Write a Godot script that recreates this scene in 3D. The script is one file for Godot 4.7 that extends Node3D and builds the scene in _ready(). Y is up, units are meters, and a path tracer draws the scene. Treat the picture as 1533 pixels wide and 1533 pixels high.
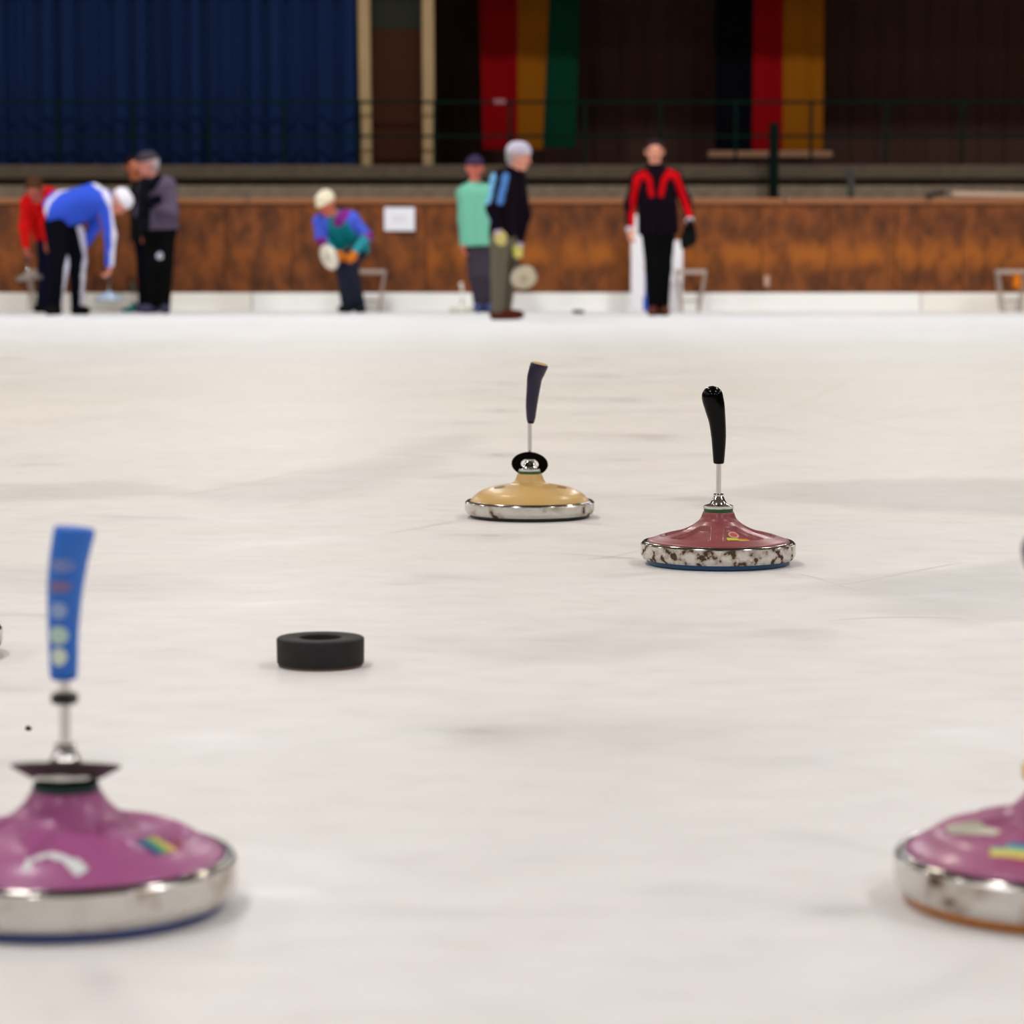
extends Node3D

const F := 4200.0
const HALF := 766.5
const CAM_Y := 0.545
const HORIZON := 390.0
const STEEL := Color(0.62, 0.61, 0.6)

var pitch := atan((HALF - HORIZON) / F)
var cam_basis := Basis(Vector3.RIGHT, -atan((HALF - HORIZON) / F))
var used := {}
var M := {}

# ---------------------------------------------------------------- placing
func ray(px: float, py: float) -> Vector3:
	return cam_basis * Vector3((px - HALF) / F, -(py - HALF) / F, -1.0)

func ground(px: float, py: float) -> Vector3:
	var d := ray(px, py)
	return Vector3(0, CAM_Y, 0) + d * (CAM_Y / -d.y)

func at(px: float, py: float, z: float) -> Vector3:
	var d := ray(px, py)
	return Vector3(0, CAM_Y, 0) + d * (z / -d.z)

# ---------------------------------------------------------------- naming
func numbered(called: String) -> String:
	var n: int = used.get(called, 0)
	used[called] = n + 1
	return called if n == 0 else "%s_%03d" % [called, n]

func tag(o: Node, label: String, category: String, group := "") -> Node:
	o.set_meta("label", label)
	o.set_meta("category", category)
	if group != "":
		o.set_meta("group", group)
	return o

func thing(called: String, label: String, category: String, where := Vector3.ZERO, group := "") -> Node3D:
	var o := Node3D.new()
	o.name = numbered(called)
	add_child(o)
	o.position = where
	tag(o, label, category, group)
	return o

func part(called: String, mesh: Mesh, mat: Material, parent: Node, where := Vector3.ZERO) -> MeshInstance3D:
	var o := MeshInstance3D.new()
	o.name = called
	o.mesh = mesh
	o.material_override = mat
	parent.add_child(o, true)
	o.position = where
	return o

func whole(called: String, mesh: Mesh, mat: Material, label: String, category: String, where := Vector3.ZERO, group := "") -> MeshInstance3D:
	var o := part(numbered(called), mesh, mat, self, where)
	tag(o, label, category, group)
	return o

func struct(called: String, mesh: Mesh, mat: Material, label: String, where := Vector3.ZERO) -> MeshInstance3D:
	var o := part(called, mesh, mat, self, where)
	o.set_meta("kind", "structure")
	o.set_meta("label", label)
	o.set_meta("category", "room shell")
	return o

# ---------------------------------------------------------------- materials
func mat(c: Color, rough := 0.7, metal := 0.0) -> StandardMaterial3D:
	var m := StandardMaterial3D.new()
	m.albedo_color = c
	m.roughness = rough
	m.metallic = metal
	return m

func rgb(r: int, g: int, b: int) -> Color:
	return Color(r / 255.0, g / 255.0, b / 255.0)

func noise(freq: float, seed_: int, octaves := 4, kind := FastNoiseLite.TYPE_SIMPLEX_SMOOTH) -> FastNoiseLite:
	var n := FastNoiseLite.new()
	n.noise_type = kind
	n.seed = seed_
	n.frequency = freq
	n.fractal_octaves = octaves
	return n

func ramp(stops: Array) -> Gradient:
	var g := Gradient.new()
	var offs := PackedFloat32Array()
	var cols := PackedColorArray()
	for s in stops:
		offs.append(s[0])
		cols.append(s[1])
	g.offsets = offs
	g.colors = cols
	return g

func noise_tex(size: int, n: FastNoiseLite, g: Gradient, high := 0) -> NoiseTexture2D:
	var t := NoiseTexture2D.new()
	t.width = size
	t.height = high if high > 0 else size
	t.seamless = true
	t.noise = n
	t.color_ramp = g
	return t

func cloth_mat(c: Color) -> StandardMaterial3D:
	var m := mat(c, 0.9)
	m.metallic_specular = 0.12
	return m

func painted_cloth() -> StandardMaterial3D:
	var m := cloth_mat(Color.WHITE)
	m.vertex_color_use_as_albedo = true
	return m

func steel_mat(seed_: int, amount: float) -> StandardMaterial3D:
	var n := noise(0.034, seed_, 6) if amount > 0.0 else noise(0.012, seed_, 4)
	var a := 0.80 - amount * 0.4
	var m := mat(Color.WHITE, 1.0, 1.0)
	m.albedo_texture = noise_tex(1024, n, ramp([[0.0, Color(0.84, 0.83, 0.81)], [a - 0.26, Color(0.82, 0.81, 0.79)], [a - 0.03, Color(0.68, 0.63, 0.58)], [a + 0.01, Color(0.36, 0.27, 0.19)], [a + 0.1, Color(0.24, 0.18, 0.13)], [1.0, Color(0.4, 0.34, 0.27)]]), 256)
	m.metallic_texture = noise_tex(1024, n, ramp([[0.0, Color(0.95, 0.95, 0.95)], [a - 0.03, Color(0.9, 0.9, 0.9)], [a + 0.02, Color(0.1, 0.1, 0.1)], [1.0, Color(0.1, 0.1, 0.1)]]), 256)
	m.roughness_texture = noise_tex(1024, n, ramp([[0.0, Color(0.16, 0.16, 0.16)], [a - 0.03, Color(0.34, 0.34, 0.34)], [a + 0.02, Color(0.75, 0.75, 0.75)], [1.0, Color(0.8, 0.8, 0.8)]]), 256)
	return m

# ---------------------------------------------------------------- shapes
func new_st() -> SurfaceTool:
	var st := SurfaceTool.new()
	st.begin(Mesh.PRIMITIVE_TRIANGLES)
	return st

func tri(st: SurfaceTool, a: Vector3, b: Vector3, c: Vector3) -> void:
	st.add_vertex(a)
	st.add_vertex(b)
	st.add_vertex(c)

# a box with chamfered edges
func box(sx: float, sy: float, sz: float, ch := 0.0) -> ArrayMesh:
	var st := new_st()
	add_box(st, Vector3.ZERO, Vector3(sx, sy, sz), ch)
	st.generate_normals()
	return st.commit()

func add_box(st: SurfaceTool, c: Vector3, s: Vector3, ch := 0.0, turn := Basis()) -> void:
	st.set_smooth_group(-1)
	var h := s / 2.0
	var k := minf(ch, minf(h.x, minf(h.y, h.z)) * 0.9)
	var axes := [Vector3.RIGHT, Vector3.UP, Vector3.BACK]
	for ax in 3:
		for sg in [-1.0, 1.0]:
			var n: Vector3 = axes[ax] * sg
			var u: Vector3 = axes[(ax + 1) % 3]
			var v: Vector3 = axes[(ax + 2) % 3]
			var o := n * h[ax]
			var hu: float = h[(ax + 1) % 3] - k
			var hv: float = h[(ax + 2) % 3] - k
			face4(st, c, turn, n, [o - u * hu - v * hv, o + u * hu - v * hv, o + u * hu + v * hv, o - u * hu + v * hv])
	if k <= 0.0:
		return
	for ax in 3:      # chamfered edges along each axis
		var w: Vector3 = axes[ax]
		var hw: float = h[ax] - k
		var a1 := (ax + 1) % 3
		var a2 := (ax + 2) % 3
		for s1 in [-1.0, 1.0]:
			for s2 in [-1.0, 1.0]:
				var p: Vector3 = axes[a1] * (s1 * h[a1]) + axes[a2] * (s2 * (h[a2] - k))
				var q: Vector3 = axes[a1] * (s1 * (h[a1] - k)) + axes[a2] * (s2 * h[a2])
				face4(st, c, turn, axes[a1] * s1 + axes[a2] * s2, [p - w * hw, p + w * hw, q + w * hw, q - w * hw])
	for s1 in [-1.0, 1.0]:
		for s2 in [-1.0, 1.0]:
			for s3 in [-1.0, 1.0]:
				var a := Vector3(s1 * h.x, s2 * (h.y - k), s3 * (h.z - k))
				var b := Vector3(s1 * (h.x - k), s2 * h.y, s3 * (h.z - k))
				var d := Vector3(s1 * (h.x - k), s2 * (h.y - k), s3 * h.z)
				var nn := Vector3(s1, s2, s3)
				if (b - a).cross(d - a).dot(nn) > 0:
					tri(st, c + turn * a, c + turn * d, c + turn * b)
				else:
					tri(st, c + turn * a, c + turn * b, c + turn * d)

func face4(st: SurfaceTool, c: Vector3, turn: Basis, n: Vector3, p: Array) -> void:
	var a: Vector3 = p[0]
	var b: Vector3 = p[1]
	var d: Vector3 = p[2]
	var e: Vector3 = p[3]
	if (b - a).cross(d - a).dot(n) > 0:      # front faces run clockwise
		var t := b
		b = e
		e = t
	tri(st, c + turn * a, c + turn * b, c + turn * d)
	tri(st, c + turn * a, c + turn * d, c + turn * e)

# a lathed profile of Vector2(radius, height); sharp corners stay sharp
func lathe(profile: Array, seg := 64, wobble := 0.0, flutes := 0) -> ArrayMesh:
	var st := new_st()
	st.set_smooth_group(-1)
	var length := 0.0
	for i in profile.size() - 1:
		var a: Vector2 = profile[i]
		var b: Vector2 = profile[i + 1]
		var d := (b - a).normalized()
		var na := Vector2(d.y, -d.x)
		var nb := na
		if i > 0:
			var dp: Vector2 = (a - profile[i - 1]).normalized()
			if dp.dot(d) > 0.8:
				na = (na + Vector2(dp.y, -dp.x)).normalized()
		if i < profile.size() - 2:
			var dn: Vector2 = (profile[i + 2] - b).normalized()
			if dn.dot(d) > 0.8:
				nb = (nb + Vector2(dn.y, -dn.x)).normalized()
		var l2 := length + a.distance_to(b)
		for s in seg:
			var t0 := TAU * s / seg
			var t1 := TAU * (s + 1) / seg
			var f0 := 1.0 + wobble * cos(t0 * flutes)
			var f1 := 1.0 + wobble * cos(t1 * flutes)
			var quad := [[t0, f0, a, na, length], [t1, f1, a, na, length], [t1, f1, b, nb, l2], [t0, f0, b, nb, l2]]
			for k in [0, 2, 1, 0, 3, 2]:
				var q: Array = quad[k]
				var p: Vector2 = q[2]
				var n: Vector2 = q[3]
				var t: float = q[0]
				var f: float = q[1]
				st.set_normal(Vector3(sin(t) * n.x, n.y, cos(t) * n.x))
				st.set_uv(Vector2(t / TAU, q[4] / 0.22))
				st.add_vertex(Vector3(sin(t) * p.x * f, p.y, cos(t) * p.x * f))
		length = l2
	return st.commit()

# rings of Vector4(x, y, z, radius) swept and capped; squash flattens across z
func add_sweep(st: SurfaceTool, rings: Array, seg := 24, squash := 1.0, domed := true) -> void:
	var loops := []
	for i in rings.size():
		var r: Vector4 = rings[i]
		var c := Vector3(r.x, r.y, r.z)
		var a: Vector4 = rings[maxi(i - 1, 0)]
		var b: Vector4 = rings[mini(i + 1, rings.size() - 1)]
		var d := Vector3(b.x - a.x, b.y - a.y, b.z - a.z).normalized()
		var side := d.cross(Vector3.BACK)
		if side.length() < 0.1:
			side = d.cross(Vector3.UP)
		side = side.normalized()
		var fore := side.cross(d).normalized()
		var loop := PackedVector3Array()
		for s in seg:
			var t := TAU * s / seg
			loop.append(c + (side * cos(t) + fore * sin(t) * squash) * r.w)
		loops.append(loop)
	st.set_smooth_group(0)
	for i in loops.size() - 1:
		for s in seg:
			var s2 := (s + 1) % seg
			tri(st, loops[i][s], loops[i + 1][s], loops[i + 1][s2])
			tri(st, loops[i][s], loops[i + 1][s2], loops[i][s2])
	for e in [0, loops.size() - 1]:
		st.set_smooth_group(0 if domed else 1 + e)
		var r: Vector4 = rings[e]
		var c := Vector3(r.x, r.y, r.z)
		for s in seg:
			var s2 := (s + 1) % seg
			if e == 0:
				tri(st, c, loops[e][s], loops[e][s2])
			else:
				tri(st, c, loops[e][s2], loops[e][s])

func sweep(rings: Array, seg := 24, squash := 1.0, domed := true) -> ArrayMesh:
	var st := new_st()
	add_sweep(st, rings, seg, squash, domed)
	st.generate_normals()
	return st.commit()

func tube(points: Array, r: float, seg := 10) -> ArrayMesh:
	var rings := []
	for p in points:
		rings.append(Vector4(p.x, p.y, p.z, r))
	return sweep(rings, seg, 1.0, false)

# ---------------------------------------------------------------- ice stocks
# height of a lathed body at radius r, cut by shallow pockets between ribs
func body_height(prof: Array, pockets: int, depth: float, turn: float, r: float, t: float) -> float:
	var y: float = prof[-1].y
	for i in prof.size() - 1:
		var a: Vector2 = prof[i]
		var b: Vector2 = prof[i + 1]
		if r <= a.x and r >= b.x:
			var w := (a.x - r) / maxf(a.x - b.x, 0.00001)
			var p0: Vector2 = prof[maxi(i - 1, 0)]
			var p3: Vector2 = prof[mini(i + 2, prof.size() - 1)]
			y = lerpf(a.y, b.y, w) if i == 0 else cubic_interpolate(a.y, b.y, p0.y, p3.y, w)
			break
	if pockets > 0:
		var step := TAU / pockets
		var off := absf(wrapf(t - turn, -step / 2.0, step / 2.0))
		var half_w := off * r
		var rib := step / 2.0 * r - 0.012
		var edge := smoothstep(0.0, 0.0028, rib - half_w) * smoothstep(0.044, 0.05, r) * (1.0 - smoothstep(0.1, 0.104, r))
		y -= depth * edge
	return y

func stock_body(prof: Array, pockets: int, depth: float, turn: float, seg: int, rows: int) -> ArrayMesh:
	var st := new_st()
	st.set_smooth_group(0)
	var r0: float = prof[0].x
	var r1: float = prof[-1].x
	var pts := []
	for i in rows + 1:
		var row := PackedVector3Array()
		var r := lerpf(r0, r1, pow(float(i) / rows, 0.9))
		for s in seg:
			var t := TAU * s / seg
			row.append(Vector3(sin(t) * r, body_height(prof, pockets, depth, turn, r, t), cos(t) * r))
		pts.append(row)
	for i in rows:
		for s in seg:
			var s2 := (s + 1) % seg
			tri(st, pts[i][s], pts[i + 1][s2], pts[i][s2])
			tri(st, pts[i][s], pts[i + 1][s], pts[i + 1][s2])
	for s in seg:
		tri(st, Vector3(0, pts[rows][0].y, 0), pts[rows][(s + 1) % seg], pts[rows][s])
	st.generate_normals()
	return st.commit()

# a thin print that follows the body: outline in metres, x to the side and r outward from the axis (before turning by t0)
func print_on(o: Dictionary, t0: float, outline: Array, lift := 0.0007) -> ArrayMesh:
	var poly := PackedVector2Array()
	for p in outline:
		poly.append(p)
	var lo := poly[0]
	var hi := poly[0]
	for p in poly:
		lo = lo.min(p)
		hi = hi.max(p)
	var st := new_st()
	st.set_smooth_group(0)
	var n := 44
	for i in n:
		for j in n:
			var a := lo + (hi - lo) * Vector2(i, j) / n
			var b := lo + (hi - lo) * Vector2(i + 1, j + 1) / n
			if not Geometry2D.is_point_in_polygon((a + b) / 2.0, poly):
				continue
			var q := []
			for c in [Vector2(a.x, a.y), Vector2(b.x, a.y), Vector2(b.x, b.y), Vector2(a.x, b.y)]:
				var r: float = c.length()
				var t: float = t0 + atan2(c.x, c.y)
				q.append(Vector3(sin(t) * r, body_height(o.profile, o.pockets, o.depth, o.turn, r, t) + lift, cos(t) * r))
			tri(st, q[0], q[1], q[2])
			tri(st, q[0], q[2], q[3])
	st.generate_normals()
	return st.commit()

func stroke(points: Array, widths: Array) -> Array:
	var left := []
	var right := []
	for i in points.size():
		var a: Vector2 = points[maxi(i - 1, 0)]
		var b: Vector2 = points[mini(i + 1, points.size() - 1)]
		var n: Vector2 = (b - a).normalized().orthogonal() * widths[i] / 2.0
		left.append(points[i] + n)
		right.push_front(points[i] - n)
	return left + right

func oval(c: Vector2, rx: float, ry: float) -> Array:
	var out := []
	for i in 28:
		out.append(c + Vector2(cos(TAU * i / 28) * rx, sin(TAU * i / 28) * ry))
	return out

func stock(label: String, where: Vector3, o: Dictionary, group := "") -> Node3D:
	var t := thing("ice_stock", label, "ice stock", where, group)
	var seg: int = o.get("seg", 144)
	var k: float = o.get("size", 1.0)
	var R: float = o.radius
	var ring_low: float = o.get("ring_low", 0.010)
	var ring_top: float = o.get("ring_top", 0.042)
	var pr: float = R - 0.011
	part("running_plate", lathe([Vector2(0, 0), Vector2(pr - 0.004, 0), Vector2(pr, 0.003), Vector2(pr, ring_low + 0.002)], seg), o.plate, t)
	part("steel_ring", lathe([Vector2(pr - 0.005, ring_low), Vector2(R - 0.005, ring_low), Vector2(R - 0.0005, ring_low + 0.007), Vector2(R, ring_low + 0.01), Vector2(R, ring_top - 0.005), Vector2(R - 0.001, ring_top - 0.004)], seg), o.ring, t)
	part("ring_edge", lathe([Vector2(R - 0.0008, ring_top - 0.0045), Vector2(R - 0.0018, ring_top - 0.0026), Vector2(R - 0.0046, ring_top - 0.0003), Vector2(R - 0.0065, ring_top), Vector2(R - 0.0085, ring_top - 0.0004), Vector2(R - 0.0105, ring_top - 0.003), Vector2(R - 0.014, ring_top - 0.006)], seg), M.rim, t)
	var bd := part("body", stock_body(o.profile, o.pockets, o.depth, o.turn, seg * 2 if o.pockets > 0 else seg, o.get("rows", 70)), o.paint, t)
	var top: Vector2 = o.profile[-1]
	var y: float = top.y
	part("seal_ring", lathe([Vector2(0, y), Vector2(top.x - 0.0018, y), Vector2(top.x - 0.001, y + 0.003), Vector2(top.x - 0.0018, y + 0.006), Vector2(0, y + 0.006)], seg / 2), o.seal, t)
	y += 0.006
	var nr: float = top.x - 0.0015
	if o.has("dish"):
		part("flared_disc", lathe([Vector2(0, 0.001), Vector2(nr, 0.001), Vector2(nr + 0.003, 0.002), Vector2(0.046, 0.0105), Vector2(0.0462, 0.0125), Vector2(nr, 0.007), Vector2(0, 0.006)], seg), o.dish, t, Vector3(0, y + 0.002, 0)).rotation.x = -0.24
		y += 0.006
	if o.has("thick_disc"):
		part("collar_disc", lathe([Vector2(0, y - 0.001), Vector2(0.034, y - 0.001), Vector2(0.036, y + 0.002), Vector2(0.036, y + 0.010), Vector2(0.034, y + 0.013), Vector2(0, y + 0.013)], seg / 2), o.thick_disc, t)
		y += 0.013
	part("collar_nut", lathe([Vector2(0, y), Vector2(nr, y), Vector2(nr + 0.0002, y + 0.001), Vector2(nr, y + 0.005), Vector2(nr - 0.003, y + 0.0062), Vector2(0.0155, y + 0.0085), Vector2(0.0128, y + 0.0125), Vector2(0.0102, y + 0.018), Vector2(0.0085, y + 0.022), Vector2(0.0092, y + 0.0245), Vector2(0.0085, y + 0.0265), Vector2(0.004, y + 0.027)], 96, 0.035, 8), o.chrome, t)
	var grip: Array = o.grip
	var g0: Vector4 = grip[0]
	part("shaft", lathe([Vector2(0.0046, y + 0.02), Vector2(0.0046, g0.y + 0.01)], 24), o.chrome, t)
	var hd := part("handle", sweep(grip, 32, o.get("squash", 1.0)), o.handle, t)
	if o.has("grip_top"):
		var tp: Vector4 = grip[-1]
		part("handle_top", lathe([Vector2(0, 0.0008), Vector2(tp.w * 0.93, 0.0004), Vector2(tp.w * 0.93, -0.002)], 24), o.grip_top, hd, Vector3(tp.x, tp.y + 0.001, tp.z + 0.0005)).rotation = Vector3(0.16, 0, -0.2)
	if o.has("shaft_ring"):
		part("shaft_ring", lathe([Vector2(0.004, o.shaft_ring_y), Vector2(0.0105, o.shaft_ring_y), Vector2(0.0118, o.shaft_ring_y + 0.003), Vector2(0.0115, o.shaft_ring_y + 0.007), Vector2(0.0095, o.shaft_ring_y + 0.009), Vector2(0.004, o.shaft_ring_y + 0.009)], 32), o.shaft_ring, t)
	if o.has("guard"):
		var gd := part("tilted_guard", lathe([Vector2(0.0190, -0.0015), Vector2(0.0375, -0.0015), Vector2(0.039, 0.0), Vector2(0.0375, 0.0015), Vector2(0.0190, 0.0015), Vector2(0.0190, -0.0015)], 64), o.guard, t, Vector3(0.0, 0.1135, 0.004))
		gd.rotation = Vector3(-0.78, 0.15, -0.16)
	t.scale = Vector3.ONE * k
	return t

func grip_rings(pts: Array) -> Array:
	# pts of [height, sideways, radius], with a rounded foot and a rounded top
	var out := []
	var a: Array = pts[0]
	out.append(Vector4(a[1], a[0], 0, a[2] * 0.78))
	out.append(Vector4(a[1], a[0] + 0.0012, 0, a[2] * 0.95))
	for i in pts.size() - 1:
		var p: Array = pts[i]
		var q: Array = pts[i + 1]
		var p0: Array = pts[maxi(i - 1, 0)]
		var q1: Array = pts[mini(i + 2, pts.size() - 1)]
		for s in 4:
			var w := s / 4.0
			out.append(Vector4(cubic_interpolate(p[1], q[1], p0[1], q1[1], w), lerpf(p[0], q[0], w) + (0.004 if i == 0 and s == 0 else 0.0), 0, cubic_interpolate(p[2], q[2], p0[2], q1[2], w)))
	var e: Array = pts[-1]
	out.append(Vector4(e[1], e[0], 0, e[2]))
	return out

func round_top(rings: Array, h: float, lean: float) -> Array:
	var e: Vector4 = rings[-1]
	for s in range(1, 6):
		var w := s / 5.0 * PI / 2.0
		rings.append(Vector4(e.x + lean * sin(w), e.y + h * sin(w), e.z, maxf(e.w * cos(w), 0.001)))
	return rings

# ---------------------------------------------------------------- people: smooth fields of tapered bones, meshed as surface nets
func net(st: SurfaceTool, bones: Array, cell: float, k: float, base: Color, strokes := [], clips := []) -> void:
	var lo := Vector3.ONE * 1e9
	var hi := -lo
	for b in bones:
		var m: float = maxf(b[2], b[3]) + cell * 2.0 + k * 1.5
		lo = lo.min(b[0] - Vector3.ONE * m).min(b[1] - Vector3.ONE * m)
		hi = hi.max(b[0] + Vector3.ONE * m).max(b[1] + Vector3.ONE * m)
	var nx := int(ceil((hi.x - lo.x) / cell)) + 1
	var ny := int(ceil((hi.y - lo.y) / cell)) + 1
	var nz := int(ceil((hi.z - lo.z) / cell)) + 1
	var acc := PackedFloat32Array()
	acc.resize(nx * ny * nz)
	var ik := 1.0 / k
	for b in bones:
		var a: Vector3 = b[0]
		var ba: Vector3 = b[1] - a
		var inv := 1.0 / maxf(ba.length_squared(), 1e-9)
		var ra: float = b[2]
		var dr: float = b[3] - ra
		var rm: float = maxf(ra, b[3]) + cell + 2.5 * k
		var p0: Vector3 = (a.min(b[1]) - Vector3.ONE * rm - lo) / cell
		var p1: Vector3 = (a.max(b[1]) + Vector3.ONE * rm - lo) / cell
		var x0 := maxi(int(p0.x), 0)
		var x1 := mini(int(p1.x) + 1, nx - 1)
		for z in range(maxi(int(p0.z), 0), mini(int(p1.z) + 1, nz - 1) + 1):
			for y in range(maxi(int(p0.y), 0), mini(int(p1.y) + 1, ny - 1) + 1):
				var q := lo + Vector3(x0, y, z) * cell - a
				var at_ := (z * ny + y) * nx + x0
				for x in range(x0, x1 + 1):
					var h := clampf(q.dot(ba) * inv, 0.0, 1.0)
					var d := (q - ba * h).length() - ra - dr * h
					if d < 0.05:
						acc[at_] += exp(minf(-d * ik, 30.0))
					at_ += 1
					q.x += cell
	var vert := {}
	var sxy := nx * ny
	var corner := [0, 1, nx, nx + 1, sxy, sxy + 1, sxy + nx, sxy + nx + 1]
	# field with clips
	var f := PackedFloat32Array()
	f.resize(acc.size())
	for i in acc.size():
		f[i] = -k * log(acc[i]) if acc[i] > 1e-6 else 0.05
	for c in clips:          # [point, normal]: cut away what lies beyond
		var i := 0
		for z in nz:
			for y in ny:
				for x in nx:
					var d: float = (lo + Vector3(x, y, z) * cell - c[0]).dot(c[1])
					if d > f[i]:
						f[i] = d
					i += 1
	for z in nz - 1:
		for y in ny - 1:
			var i := z * sxy + y * nx
			for x in nx - 1:
				var f0 := f[i]
				if absf(f0) < cell * 2.2:
					var mask := 0
					for c in 8:
						if f[i + corner[c]] < 0.0:
							mask |= 1 << c
					if mask != 0 and mask != 255:
						var sum := Vector3.ZERO
						var n := 0
						for e in EDGES:
							var fa := f[i + corner[e[0]]]
							var fb := f[i + corner[e[1]]]
							if (fa < 0.0) != (fb < 0.0):
								var w := fa / (fa - fb)
								sum += (CORNERS[e[0]] as Vector3).lerp(CORNERS[e[1]], w)
								n += 1
						vert[i] = lo + (Vector3(x, y, z) + sum / n) * cell
				i += 1
	var cols := {}
	var lin := base.srgb_to_linear()
	for i in vert:
		var col := lin
		for s in strokes:
			var p: Vector3 = vert[i] - s[0]
			if p.z < -0.12:
				continue
			p.z = 0.0
			var ba: Vector3 = s[1] - s[0]
			ba.z = 0.0
			var h := clampf(p.dot(ba) / maxf(ba.length_squared(), 1e-9), 0.0, 1.0)
			if (p - ba * h).length() < s[2]:
				col = (s[3] as Color).srgb_to_linear()
		cols[i] = col
	st.set_smooth_group(0)
	for i in vert:
		var inside := f[i] < 0.0
		# edges along x, y and z from this corner
		for ax in 3:
			var step: int = [1, nx, sxy][ax]
			if (f[i + step] < 0.0) == inside:
				continue
			var s1: int = [nx, sxy, 1][ax]
			var s2: int = [sxy, 1, nx][ax]
			var q := [i, i - s1, i - s1 - s2, i - s2]
			if not (vert.has(q[1]) and vert.has(q[2]) and vert.has(q[3])):
				continue
			var order := [0, 1, 2, 0, 2, 3] if not inside else [0, 2, 1, 0, 3, 2]
			for o in order:
				st.set_color(cols[q[o]])
				st.add_vertex(vert[q[o]])

const CORNERS := [Vector3(0, 0, 0), Vector3(1, 0, 0), Vector3(0, 1, 0), Vector3(1, 1, 0), Vector3(0, 0, 1), Vector3(1, 0, 1), Vector3(0, 1, 1), Vector3(1, 1, 1)]
const EDGES := [[0, 1], [2, 3], [4, 5], [6, 7], [0, 2], [1, 3], [4, 6], [5, 7], [0, 4], [1, 5], [2, 6], [3, 7]]

func net_part(called: String, bones: Array, cell: float, k: float, base: Color, parent: Node, strokes := [], clips := []) -> MeshInstance3D:
	var st := new_st()
	net(st, bones, cell, k, base, strokes, clips)
	st.generate_normals()
	return part(called, st.commit(), M.painted_cloth, parent)

# palm, four fingers and a thumb; d runs along the hand, n is the palm's side
func hand_bones(w: Vector3, d: Vector3, n: Vector3, curl: float, fat := 0.0, thumb_side := 1.0) -> Array:
	d = d.normalized()
	var s := d.cross(n).normalized() * thumb_side
	n = (n - d * n.dot(d)).normalized()
	var out := [[w - d * 0.015, w + d * 0.03, 0.024 + fat, 0.022 + fat]]
	var lens := [0.072, 0.082, 0.076, 0.06]
	for i in 4:
		var side := s * (0.030 - 0.0195 * i)
		var knuckle := w + d * (0.088 - 0.004 * absf(i - 1.0)) + side
		out.append([w + d * 0.02 + side * 0.6, knuckle, 0.015 + fat, 0.0105 + fat])
		var d1 := (d * cos(curl) + n * sin(curl)).normalized()
		var d2 := (d * cos(curl * 2.1) + n * sin(curl * 2.1)).normalized()
		var mid: Vector3 = knuckle + d1 * lens[i] * 0.52
		out.append([knuckle, mid, 0.0098 + fat, 0.009 + fat])
		out.append([mid, mid + d2 * lens[i] * 0.48, 0.009 + fat, 0.0075 + fat])
	var base := w + d * 0.028 + s * 0.022
	var tip := base + (d * 0.6 + s * 0.55 + n * 0.45).normalized() * 0.042
	out.append([w + d * 0.012 + s * 0.01, base, 0.016 + fat, 0.014 + fat])
	out.append([base, tip, 0.013 + fat, 0.0105 + fat])
	out.append([tip, tip + (d * 0.75 + n * 0.5 + s * 0.1).normalized() * 0.03, 0.0105 + fat, 0.0085 + fat])
	return out

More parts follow.
